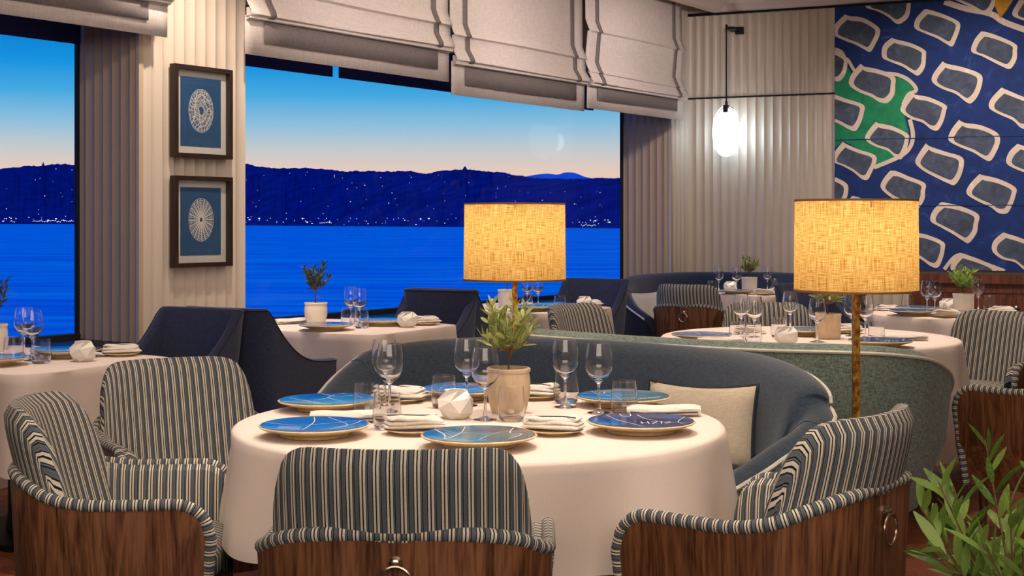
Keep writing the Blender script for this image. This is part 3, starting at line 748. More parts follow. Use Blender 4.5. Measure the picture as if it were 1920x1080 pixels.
def pillow(loc, rz, w_, h, mat, mp, label, lean=.25, name='pillow'):
    r = empty(name, loc, rz, label, 'pillow')
    V, Fs = [], []; n = 12
    for sg in (1, -1):
        for j in range(n+1):
            for i in range(n+1):
                u, v = i/n*2-1, j/n*2-1; t = ((1-u**4)*(1-v**4))**.6*.075+.012
                x = u*w_/2*(1-.05*(1-abs(v))*0-.04*(1-v*v)*abs(u)**3); z = (v+1)/2*h*(1-.0)+(-.02*(1-u*u) if v > .9 else 0)
                V.append((x, sg*t-lean*z*-1, z+.04*(1-u*u)*(1 if v < -.9 else 0)*0))
    q = (n+1)**2
    for sg in (0, 1):
        for j in range(n):
            for i in range(n): b = sg*q+j*(n+1)+i; Fs.append((b, b+1, b+n+2, b+n+1))
    edge = [j for j in range(n+1)]+[(n+1)*k+n for k in range(1, n+1)]+[(n+1)*n+k for k in range(n-1, -1, -1)]+[(n+1)*k for k in range(n-1, 0, -1)]
    for a, b in zip(edge, edge[1:]+edge[:1]): Fs.append((a, b, q+b, q+a))
    obj('cushion', (V, Fs), mat, r)
    for s in (0, q): obj('piping', tube([V[s+k] for k in edge], .005, 6, closed=True)[:2], mp, r)
    return r
pillow((.66, 4.93, .455), math.radians(-24), .40, .29, M_PILL, M_PIPED, 'beige lumbar pillow with navy piping leaning in the slate-blue banquette')
pillow((1.09, 11.40, .455), math.radians(18), .36, .30, M_PILLW, M_PIPED, 'small white pillow in the left corner of the far dark blue banquette')

# ------------------------------------------------------------------ striped tub chairs
def ushape(a, yb, yf, rc, bow, n1=8, n2=9, nb=8):
    P = []
    for k in range(n1): P.append((-a, yf+(yb+rc-yf)*k/n1))
    for k in range(n2+1):
        t = pi+(pi/2)*k/n2; P.append((-a+rc+rc*cos(t), yb+rc+rc*sin(t)))
    for k in range(1, nb): P.append((-a+rc+(2*a-2*rc)*k/nb, yb))
    for k in range(n2+1):
        t = 1.5*pi+(pi/2)*k/n2; P.append((a-rc+rc*cos(t), yb+rc+rc*sin(t)))
    for k in range(1, n1+1): P.append((a, yb+rc+(yf-yb-rc)*k/n1))
    return [(x, y-bow*(1-(x/a)**2) if y < yb+rc*1.01 else y) for x, y in P]
def ring_geo():
    R = .034; return tube([(R*sin(2*pi*k/28), -.012, -R+R*cos(2*pi*k/28)) for k in range(28)], .0032, 7, closed=True)[:2]
def tub_chair():
    r = empty('striped_armchair', (0, 0, 0)); r['category'] = 'chair'
    yf = .25; pl = ushape(.315, -.27, yf, .19, .02)
    def zr(x, y):
        b = max(0, min(1, (-.02-y)/.22)); b = b*b*(3-2*b); q = max(0, 1-(abs(x)/.30)**4)
        z = .60+.026*b+.046*q*b
        if y > yf-.09: z -= .09*(1-sqrt(max(0, 1-((y-yf+.09)/.09)**2)))
        return z
    path = [(x, y, zr(x, y)) for x, y in pl]; nr = normals2(pl)
    def fine(p0, p1, n):
        return [(p0[0]+(p1[0]-p0[0])*k/n, p0[1]+(p1[1]-p0[1])*k/n) for k in range(n)]
    extra = fine((-.315, yf), (-.315, yf-.1), 8)
    extra2 = [(-x, y) for x, y in reversed(extra)]
    mid = [p for p in pl if p[1] < yf-.1-1e-4 or abs(p[0]) < .31]
    pl2 = extra+[(-.315, yf-.1)]+mid+[(.315, yf-.1)]+extra2
    path = [(x, y, zr(x, y)) for x, y in pl2]; nr = normals2(pl2)
    nr[0] = (-1, 0); nr[-1] = (1, 0)
    TP = .26
    def sh(i, h): return [(0, h), (-.10*TP*2*(h-.35), .36), (-TP*(h-.17)*.85, .17), (-TP*(h-.17)*.85-.02, .17), (-.022-.05*(h-.35), .36), (-.022, h-.004)]
    obj('shell', sweep(path, sh, nrm=nr), M_WOOD, r)
    def pad(i, h): return [(-.02, h-.01), (-.022, h+.004), (-.04, h+.008), (-.062, h-.006), (-.072, h-.045), (-.078, max(.40, min(h-.08, .44))), (-.085, .30), (-.045, .30)]
    obj('inner_padding', sweep(path, pad, nrm=nr), M_STR, r)
    # rolled welt that follows the rim and runs down the arm fronts
    tp = [(x+nx_*(-.010), y+ny_*(-.010), z+.004) for (x, y, z), (nx_, ny_) in zip(path, nr)]
    z0 = path[0][2]
    dn = [(-.305+.06*(1-k/4)*.6, yf-.004*(4-k)*2, z0-.33+.33*k/4-.005) for k in range(4)]
    up = [(-x, y, z) for x, y, z in reversed(dn)]
    obj('rolled_welt', tube(dn+tp+up, .0155, 10), M_STR, r)
    # seat
    g = superbox(.50, .47, .36, .465, 32, 4, .03, .015); obj('seat', xf(g, (0, .025, 0)), M_STR, r)
    # back cushion rising above the shell
    V, Fs, U = [], [], []; nu, nv = 34, 14
    W2 = .270; ARC = [0]
    for i in range(1, nu+1):
        a_, b_ = sin(pi/2*((i-1)/nu*2-1)), sin(pi/2*(i/nu*2-1)); ARC.append(ARC[-1]+hypot(W2*(b_-a_), .115*(abs(b_)**2.6-abs(a_)**2.6)))
    for sg in (1, -1):
        for j in range(nv+1):
            for i in range(nu+1):
                u = i/nu*2-1; t = j/nv
                u2 = sin(pi/2*u)
                H = .455+.385*max(0, 1-abs(u2)**11)**.32 if abs(u2) < 1 else .455
                z = .455+(H-.455)*t; hh = (z-.455)/.385
                x = W2*u2*(1-.0*t); y = -.198+.115*abs(u2)**2.6-.10*hh
                th = .030*(1-abs(u2)**9)**.5*(max(0, 1-t**10))**.5+.008
                cvx = th*sg
                V.append((x-cvx*.3*math.copysign(abs(u2)**3, u2), y+cvx, z)); U.append((ARC[i], z+.3*0))
    q = (nu+1)*(nv+1)
    for s in (0, 1):
        for j in range(nv):
            for i in range(nu): b = s*q+j*(nu+1)+i; Fs.append((b, b+1, b+nu+2, b+nu+1))
    m = nu+1
    ed = list(range(m))+[m*k+nu for k in range(1, nv+1)]+[m*nv+k for k in range(nu-1, -1, -1)]+[m*k for k in range(nv-1, 0, -1)]
    for a, b in zip(ed, ed[1:]+ed[:1]): Fs.append((a, b, q+b, q+a))
    U = [None]*len(V)
    for sh_ in (0, q):
        for j in range(nv+1):
            b = sh_+j*m; c_ = nu//2; U[b+c_] = (0, V[b+c_][2])
            for i in range(c_+1, nu+1): U[b+i] = (U[b+i-1][0]+hypot(V[b+i][0]-V[b+i-1][0], V[b+i][1]-V[b+i-1][1]), V[b+i][2])
            for i in range(c_-1, -1, -1): U[b+i] = (U[b+i+1][0]-hypot(V[b+i][0]-V[b+i+1][0], V[b+i][1]-V[b+i+1][1]), V[b+i][2])
    obj('backrest', (V, Fs, U), M_STR, r)
    # ring pull on the back
    rs = obj('ring_mount', xf(lathe([(0, 0), (.014, 0), (.014, .004), (.008, .008), (.009, .014), (0, .018)], 14), (0, -.286, .622), 0, rx=pi/2), M_BRASS, r)
    obj('ring_pull', xf(ring_geo(), (0, -.290, .618)), M_BRASS, r)
    for x, y in ((-.2, .18), (.2, .18), (-.17, -.14), (.17, -.14)):
        obj('leg', xf(lathe([(0, 0), (.014, 0), (.022, .2), (0, .2)], 10), (x, y, 0)), M_WOODD, r)
    obj('seat_rail', box(-.21, .21, -.16, .22, .18, .36), M_WOODD, r, smooth=False)
    return proto(r)
CH = tub_chair()
def chair(x, y, fx, fy, label, sc=1.0):
    r = place(CH, (x, y, 0), atan2(fy, fx)-pi/2, label, 'striped tub armchairs'); r.scale = (1, 1, sc); return r
chair(-.225, 3.04, .02, 1, 'striped tub armchair with walnut back, centre front, back turned to the camera', 1.035)
chair(.635, 3.38, -.78, .62, 'striped tub armchair at front right, walnut side and ring pull showing', 1.05)
chair(-1.045, 3.80, .97, .10, 'striped tub armchair at front left in profile, facing right')
chair(-1.07, 4.66, .52, -.85, 'striped tub armchair second from front left, turned towards the camera')
chair(.54, 8.0, .75, -.65, 'striped tub armchair behind the sage banquette near the far window table')
chair(1.50, 8.02, -.05, -1, 'striped tub armchair seen through the wine glasses on the sage banquette table')
chair(2.47, 7.30, -.72, -.70, 'striped tub armchair at right, front showing, between the two right-hand tables')
chair(2.33, 6.05, -.62, .78, 'striped tub armchair at the right edge with walnut side facing the camera')
chair(1.46, 11.0, .45, .89, 'walnut-backed tub armchair with ring, in front of the far corner table')

# ------------------------------------------------------------------ navy wing chairs
def wing_chair():
    r = empty('navy_chair', (0, 0, 0)); r['category'] = 'chair'
    pl = ushape(.29, -.28, .23, .07, .01, 16, 5, 8)
    def zr(x, y):
        t = max(0, min(1, (y+.225)/.46)); return .625+.28*(1-t)**3.1
    path = [(x, y, zr(x, y)) for x, y in pl]; nr = normals2(pl)
    def se(i, h): return [(0, h-.012), (-.05*(h-.12), .12), (-.06, .12), (-.075, .42), (-.06, h-.014), (-.046, h), (-.014, h)]
    g = sweep(path, se, nrm=nr); V = [(x, y-.16*max(0, z-.45)*(1 if y < .05 else max(0, 1-(y-.05)/.15)), z) for x, y, z in g[0]]
    obj('back_and_arms', (V, g[1]), M_NAVYF, r)
    obj('seat_cushion', xf(superbox(.45, .46, .34, .46, 28, 6, .03, .012), (0, .0, 0))[:2], M_NAVYF, r)
    obj('seat_base', box(-.22, .22, -.2, .2, .12, .35), M_NAVYO, r, smooth=False)
    pt = [(x+n_[0]*.001, y+n_[1]*.001-.16*max(0, z-.012-.45)*(1 if y < .05 else max(0, 1-(y-.05)/.15)), z-.010) for (x, y, z), n_ in zip(path, nr)]
    obj('edge_seam', tube(pt, .003, 5)[:2], M_NAVYO, r)
    for x, y in ((-.22, .2), (.22, .2), (-.2, -.2), (.2, -.2)):
        obj('leg', xf(lathe([(0, 0), (.014, 0), (.02, .12), (0, .12)], 10), (x, y, 0)), M_WOODD, r)
    return proto(r)
WC = wing_chair()
def navy(x, y, fx, fy, label):
    r = place(WC, (x, y, 0), atan2(fy, fx)-pi/2, label, 'navy high-backed chairs'); r.scale = (.92, 1, 1); return r
TU = (.5, .866)
navy(-1.66, 6.46, -.5, -.866, 'navy chair facing left at the leftmost window table, front showing')
navy(-1.245, 7.04, .5, .866, 'near-black navy chair, back and side showing, left of the middle window table')
navy(-.585, 8.41, -.5, -.866, 'navy chair at the right end of the middle window table')
navy(-.30, 8.90, .5, .866, 'navy chair just behind another, left of the third window table')
navy(.47, 9.98, -.5, -.866, 'navy chair at the far end of the third window table, by the window jamb')
navy(2.17, 9.25, .62, -.78, 'navy chair behind the right floor lamp, at the far left of the right table')
navy(3.16, 7.95, -.3, .95, 'navy chair cut off by the right edge of the view')

# ------------------------------------------------------------------ tables and cloths
def round_table(x, y, R, label, clabel, hem, seed):
    r = empty('round_table', (x, y, 0), 0, label, 'table')
    obj('tabletop', lathe([(0, .70), (R-.03, .70), (R-.025, .715), (R-.03, .73), (0, .73)], 48), M_WOODD, r)
    obj('column', lathe([(.0, .02), (.05, .02), (.04, .1), (.04, .66), (.09, .70), (0, .70)], 20), M_DARK, r)
    obj('base', lathe([(0, 0), (.26, 0), (.26, .012), (.06, .03), (0, .03)], 32), M_DARK, r)
    rr = random.Random(seed); ph = [rr.uniform(0, 6) for _ in range(4)]
    def wob(a, z, i):
        if i < 5: return 0
        f = max(0, min(1, (.735-z)/.25)); v = sin(7*a+ph[0])*.5+sin(11*a+ph[1]+sin(a*3))*.5+sin(17*a+ph[2])*.25
        v = abs(v)**.8*(1 if v > 0 else -1)
        return .038*f*v+.010*f
    prof = [(0, .7405), (R*.5, .7405), (R*.9, .7405), (R-.012, .7405), (R-.003, .738), (R+.003, .731)]
    n = 12
    for k in range(1, n+1): prof.append((R+.004+.022*(k/n), .731-(.731-hem)*k/n))
    prof += [(R+.022, hem), (R+.018, hem+.02)]
    for k in range(1, 6): prof.append((R-.002+.010*(1-k/5), hem+.02+(.72-hem-.02)*k/5))
    prof += [(R-.008, .7325), (0, .7325)]
    prof = [(a, b) for a, b in prof]
    c = obj('tablecloth', xf(lathe(prof, 168, wob), (0, 0, 0)), M_CLOTH, None, loc=(x, y, 0)); tag(c, clabel, 'tablecloth')
    return r
def square_table(ax, ay, L, D, label, clabel, hem, seed):
    # near corner (ax, ay); L along the window wall, D towards the window
    ux, uy = .5, .866; vx, vy = -.866, .5
    cx, cy = ax+ux*L/2+vx*D/2, ay+uy*L/2+vy*D/2; rz = atan2(uy, ux)
    r = empty('square_table', (cx, cy, 0), rz, label, 'table')
    a, b = L/2, D/2
    obj('tabletop', box(-a+.04, a-.04, -b+.04, b-.04, .70, .73), M_WOODD, r, smooth=False)
    obj('column', xf(lathe([(0, .02), (.05, .02), (.04, .1), (.04, .66), (.09, .70), (0, .70)], 16)), M_DARK, r)
    obj('base', box(-.25, .25, -.25, .25, 0, .025), M_DARK, r, smooth=False)
    n = 120; rr = random.Random(seed); ph = rr.uniform(0, 6); V, Fs = [], []
    lv = [(.0, .7405), (.6, .7405), (.97, .7405), (1, .738)]; drop = .731-hem
    rings = []
    def sq(t, p=14):
        c, s = cos(t), sin(t); q = (abs(c)**p+abs(s)**p)**(-1/p); return c*q, s*q
    # sample angles denser at corners
    angs = []
    for k in range(n):
        u = 2*pi*k/n; angs.append(u+.0*sin(4*u))
    for f, z in lv[1:]: rings.append([(sq(t)[0]*a*f, sq(t)[1]*b*f, z) for t in angs])
    for k in range(0, 11):
        g = k/10; ring = []
        for t in angs:
            x, y = sq(t); cor = max(0, (abs(x*y)-.62)/.38)
            fl = .004+g*(.014+.055*cor**1.5)+.016*g*sin(9*t+ph)+.009*g*sin(17*t+ph*2)-.03*g*max(0, 1-abs(abs(x*y)-.62)/.22)
            nx_, ny_ = (x*abs(x)**6, y*abs(y)**6); l = hypot(nx_, ny_) or 1
            ring.append((x*a+nx_/l*fl, y*b+ny_/l*fl, .733-drop*g*(1+.10*cor)))
        rings.append(ring)
    for k in range(6):
        g = 1-k/5; rings.append([(x*.985, y*.985, min(z+.002, .733-.0*g) if k < 5 else .7325) for (x, y, z) in rings[3+int(g*10)]])
    rings.append([(x*.6, y*.6, .7325) for x, y, z in rings[-1]])
    V = [(0, 0, .7405)]
    for R_ in rings: V += R_
    for k in range(n): Fs.append((0, 1+k, 1+(k+1) % n))
    for i in range(len(rings)-1):
        for k in range(n): j = (k+1) % n; Fs.append((1+i*n+k, 1+i*n+j, 1+(i+1)*n+j, 1+(i+1)*n+k))
    V.append((0, 0, .7325)); e_ = len(V)-1; q = 1+(len(rings)-1)*n
    for k in range(n): Fs.append((e_, q+(k+1) % n, q+k))
    c = obj('tablecloth', (V, Fs), M_CLOTH, None, loc=(cx, cy, 0)); c.rotation_euler = (0, 0, rz); tag(c, clabel, 'tablecloth')
T1 = (-.095, 4.03)
round_table(T1[0], T1[1], .705, 'large round dining table under a floor-side blush cloth, front centre', 'blush linen cloth on the large round table in front', .455, 1)
round_table(1.50, 7.02, .74, 'round dining table inside the sage banquette', 'blush linen cloth on the round table inside the sage banquette', .20, 2)
round_table(2.80, 8.85, .50, 'small round dining table at the right, before the wood wainscot', 'blush linen cloth on the small round table at the right', .25, 3)
round_table(2.02, 11.5, .50, 'small round dining table in the far corner', 'blush linen cloth on the far corner table', .25, 4)
square_table(-1.87, 5.27, .83, 1.0, 'square dining table at the leftmost window', 'blush linen cloth on the leftmost window table', .37, 5)
square_table(-.723, 7.15, .86, .98, 'square dining table at the big window, behind the near-black chair', 'blush linen cloth on the middle window table', .35, 6)
square_table(.29, 8.82, .83, .98, 'square dining table at the big window, under the left lampshade', 'blush linen cloth on the window table behind the left lampshade', .35, 7)

# ------------------------------------------------------------------ floor lamps
def floor_lamp(x, y, label):
    r = empty('floor_lamp', (x, y, 0), 0, label, 'lamp', 'floor lamps with burlap drum shades')
    R = .225; z0, z1 = 1.068, 1.40; V, Fs, U = [], [], []; n = 64
    for z, rr, q in ((z0, R, 0), (z1, R*.985, 1)):
        for k in range(n+1): a = 2*pi*k/n+pi/2; V.append((rr*cos(a), rr*sin(a), z)); U.append((k/n*1.41, q*.33))
    Fs = [(k, k+1, n+2+k, n+1+k) for k in range(n)]
    sh = obj('lamp_shade', (V, Fs, U), M_BURLAP, r, fixn=False)
    for z, rr in ((z0, R), (z1, R*.985)):
        obj('shade_trim', xf(lathe([(rr-.003, z-.003), (rr+.002, z-.003), (rr+.002, z+.005), (rr-.003, z+.005)], 64, close=True)), M_TRIMB, r)
    obj('pole', box(-.0125, .0125, -.0125, .0125, .02, 1.2), M_GOLD, r, smooth=False)
    obj('base', lathe([(0, 0), (.11, 0), (.11, .015), (.10, .02), (0, .02)], 32), M_GOLD, r)
    obj('spider_ring', merge(box(-R+.004, R-.004, -.003, .003, 1.375, 1.381), box(-.003, .003, -R+.004, R-.004, 1.375, 1.381)), M_DARK, r, smooth=False)
    obj('bulb', xf(lathe([(0, -.03), (.02, -.025), (.03, 0), (.02, .03), (.012, .05), (0, .05)], 16), (0, 0, 1.235)), M_BULB, r)
    d = bpy.data.lights.new('bulb_light', 'POINT'); d.energy = 3.2; d.color = (1, .86, .62); d.shadow_soft_size = .035
    o = bpy.data.objects.new('bulb_light', d); COL.objects.link(o); o.location = (x, y, 1.31)
    d = bpy.data.lights.new('bulb_light', 'POINT'); d.energy = 2.2; d.color = (1, .86, .62); d.shadow_soft_size = .035
    o = bpy.data.objects.new('bulb_light', d); COL.objects.link(o); o.location = (x, y, 1.16)
floor_lamp(.012, 6.10, 'gold floor lamp with burlap drum shade in front of the sea window')
floor_lamp(1.27, 5.12, 'gold floor lamp with burlap drum shade between the two curved banquettes')

# ------------------------------------------------------------------ tableware prototypes
def glass_prof(wine, h=.21):
    if wine:
        out = [(0, 0), (.034, 0), (.035, .0015), (.020, .004), (.007, .010), (.0042, .03), (.004, .075), (.0048, .088), (.014, .098), (.030, .112), (.040, .130), (.0425, .150), (.040, .178), (.0335, .212)]
        inn = [(.0327, .2122), (.0391, .178), (.0415, .150), (.039, .1312), (.029, .1145), (.013, .1015), (0, .0975)]
        return out+inn
    out = [(0, 0), (.031, 0), (.036, .006), (.0405, .025), (.041, .040), (.036, .100)]
    inn = [(.0352, .1002), (.0399, .040), (.039, .026), (.034, .011), (0, .009)]
    return out+inn
def mk_wine():
    r = obj('wine_glass', lathe(glass_prof(True), 28), M_GLASS); r['category'] = 'wine glass'; return proto(r)
def mk_tumb():
    r = obj('tumbler', lathe(glass_prof(False), 28), M_GLASS); r['category'] = 'tumbler'; return proto(r)
WG = mk_wine(); TG = mk_tumb()
def mk_plate(k):
    r = empty('dinner_plate'); r['category'] = 'plate'
    def wob(a, z, i): return .0012*sin(a*60) if i in (4, 5) else 0
    obj('stoneware_body', lathe([(0, 0), (.088, 0), (.092, .003), (.090, .010), (.146, .026), (.151, .030), (.148, .0325), (.142, .0325), (.10, .028), (0, .027)], 120, wob), M_PLATEB, r)
    obj('blue_glaze', lathe([(0, .0285), (.07, .0292), (.12, .0315), (.1445, .0338), (.1455, .0325), (.12, .029), (0, .027)], 64), GLZ[k % 3], r)
    rr = random.Random(k*7+1); g = []
    def ln(pts, w_=.0011):
        sm = catmull(pts, 6); V, Fs = [], []
        for i, (x, y) in enumerate(sm):
            a = sm[max(i-1, 0)]; b = sm[min(i+1, len(sm)-1)]; tx, ty = b[0]-a[0], b[1]-a[1]; l = hypot(tx, ty) or 1; R = hypot(x, y)
            if R > .143: x, y = x*.143/R, y*.143/R; R = .143
            z = .0292+(.0 if R < .07 else (R-.07)/.0745*.0050)+.0004
            V += [(x-ty/l*w_, y+tx/l*w_, z), (x+ty/l*w_, y-tx/l*w_, z)]
            if i: Fs.append((2*i-2, 2*i-1, 2*i+1, 2*i))
        g.append((V, Fs))
    if k == 0:      # abstract strokes
        ln([(-.09, .10), (-.06, .02), (-.02, -.06), (.0, -.13)]); ln([(-.05, .12), (-.045, .09), (-.03, .085), (-.02, .10), (-.02, .13)])
        ln([(0, .11), (.02, .05), (.07, -.02), (.13, -.05)]); ln([(.13, .06), (.10, -.02), (.11, -.09)])
        x = .0
        for s in (((0, 0), (0, .04)), ((.018, 0), (.018, .04)), ((0, .02), (.018, .02)), ((.026, .04), (.044, .04)), ((.044, .04), (.026, 0)), ((.026, 0), (.044, 0)), ((.052, 0), (.056, .04)), ((.062, 0), (.078, .014), (.064, .026), (.082, .04))):
            ln([(x+p[0]+.0, p[1]-.045) for p in s], .0014)
    elif k == 1:
        ln([(-.12, .07), (-.09, -.0), (-.085, -.09)]); ln([(-.04, .12), (-.05, .03), (-.085, -.09)])
        for q in range(7): ln([(-.11+.004*q, .03-.014*q), (-.08, .036-.014*q), (-.05-.003*q, .028-.014*q)], .0008)
        ln([(.05, .04), (.02, -.02), (0, -.08)]); ln([(.09, .10), (.08, .03), (.11, .0), (.075, -.08)]); ln([(-.12, .07), (0, .03), (.09, .05), (.14, .04)], .0008)
    else:
        ln([(-.14, .02), (-.03, .0), (.06, .05), (.13, .06)]); ln([(-.02, .13), (-.01, .05), (-.02, -.10)]); ln([(.02, .13), (.09, -.01), (.02, -.11)], .0009)
        for q in range(5): ln([(-.09, -.03-.012*q), (-.06, -.024-.012*q), (-.03, -.032-.012*q)], .0008)
        ln([(.05, -.06), (.10, .0), (.12, .05)], .0009)
    obj('line_drawing', merge(*g), M_INK, r, smooth=False, fixn=False)
    return proto(r)
PLT = [mk_plate(0), mk_plate(1), mk_plate(2)]
def mk_saucer():
    r = obj('bread_plate', lathe([(0, 0), (.05, 0), (.052, .004), (.078, .011), (.080, .013), (.077, .0145), (.05, .009), (0, .008)], 40), M_PLATEB); r['category'] = 'small plate'; return proto(r)
SA = mk_saucer()
def mk_napkin(kind):
    r = empty('napkin'); r['category'] = 'napkin'; rr = random.Random(kind+5); g = []
    if kind < 2:
        for k in range(3):
            w_, d_ = (.165-.010*k, .100-.006*k); V, Fs = [], []; n = 18; cs = 16
            for i in range(n+1):
                f = i/n; x = -w_/2+w_*f; e_ = (1-abs(2*f-1)**7)**.4 if 0 < i < n else .25; hh = .0074*e_
                taper = (1-.35*(1-f)) if kind == 0 else 1-.22*f
                for c in range(cs):
                    a = 2*pi*c/cs; ca, sa = cos(a), sin(a); y = (abs(ca)**.5)*math.copysign(1, ca)*d_/2*taper*(.93+.07*e_)
                    z = .0075+.0078*k+(abs(sa)**.8)*math.copysign(1, sa)*hh
                    lift = (.5+k*.5)*(.006*exp_(-((f-.25)*w_-y*.8)**2/.0009)+.004*sin(x*38+k+kind)*cos(y*30+k)) if k else 0
                    V.append((x+.03*y*(k-1), y+.006*(k-1)*(1 if kind else -1)*f, max(z+lift, .0002)))
            for i in range(n):
                for c in range(cs): j = (c+1) % cs; Fs.append((i*cs+c, i*cs+j, (i+1)*cs+j, (i+1)*cs+c))
            Fs += [tuple(range(cs)), tuple(range(n*cs, (n+1)*cs))]
            g.append(xf((V, Fs), (0, 0, 0), .09*(k-1)*(1 if kind == 0 else -.8)))
        obj('folded_linen', merge(*g), M_NAP, r)
        zt = .030
        obj('navy_stripe', tube([(-.07, .022, zt+.005), (-.03, .012, zt+.006), (.02, .008, zt+.003), (.07, .012, zt+.001)], .0016, 5)[:2], M_PIPED, r)
    else:
        V, Fs = [], []; n = 16; cs = 14
        for i in range(n+1):
            x = -.11+.22*i/n; e_ = 1-.25*abs(i/n*2-1)**6
            for c in range(cs):
                a = 2*pi*c/cs; q = 1+.10*sin(2*a+i*.35)+.06*sin(5*a+i*.5); V.append((x, cos(a)*.032*q*e_, .017+sin(a)*.0165*q*e_*(1 if sin(a) > 0 else .92)))
        for i in range(n):
            for c in range(cs): j = (c+1) % cs; Fs.append((i*cs+c, i*cs+j, (i+1)*cs+j, (i+1)*cs+c))
        Fs += [tuple(range(cs)), tuple(range(n*cs, (n+1)*cs))]
        obj('rolled_linen', (V, Fs), M_NAP, r)
        obj('navy_stripe', tube([(-.100, -.030, .014), (0, -.034, .011), (.100, -.029, .015)], .0018, 5)[:2], M_PIPED, r)
    return proto(r)
NK = [mk_napkin(0), mk_napkin(1), mk_napkin(2)]
def mk_candle():
    r = empty('candle_holder'); r['category'] = 'candle holder'; V, Fs = [], []; rr = random.Random(11)
    lv = [(.034, 0, 6, 0), (.056, .026, 6, .5), (.054, .058, 6, 1.0), (.036, .084, 6, 1.5), (.026, .083, 6, 1.5), (.026, .03, 6, 1.5)]
    for R, z, n, o in lv:
        for k in range(n):
            a = 2*pi*(k+o)/n+rr.uniform(-.14, .14)*(z > 0 and z < .08); q = 1+(rr.uniform(-.07, .07) if 0 < z < .08 and R > .03 else 0); V.append((R*q*cos(a), R*q*sin(a), z+(rr.uniform(-.008, .008) if .01 < z < .08 and R > .03 else 0)))
    for i in range(2):
        for k in range(6): j = (k+1) % 6; Fs += [(i*6+k, i*6+j, (i+1)*6+k), (i*6+j, (i+1)*6+j, (i+1)*6+k)]
    for i in range(2, 5):
        for k in range(6): j = (k+1) % 6; Fs += [(i*6+k, i*6+j, (i+1)*6+j, (i+1)*6+k)]
    Fs += [tuple(range(6)), tuple(range(30, 36))]
    obj('faceted_body', (V, Fs), M_CERF, r, smooth=False)
    obj('wax', xf(lathe([(0, 0), (.020, 0), (.020, .012), (0, .012)], 12), (0, 0, .0305)), M_CERAM, r)
    return proto(r)
CA = mk_candle()

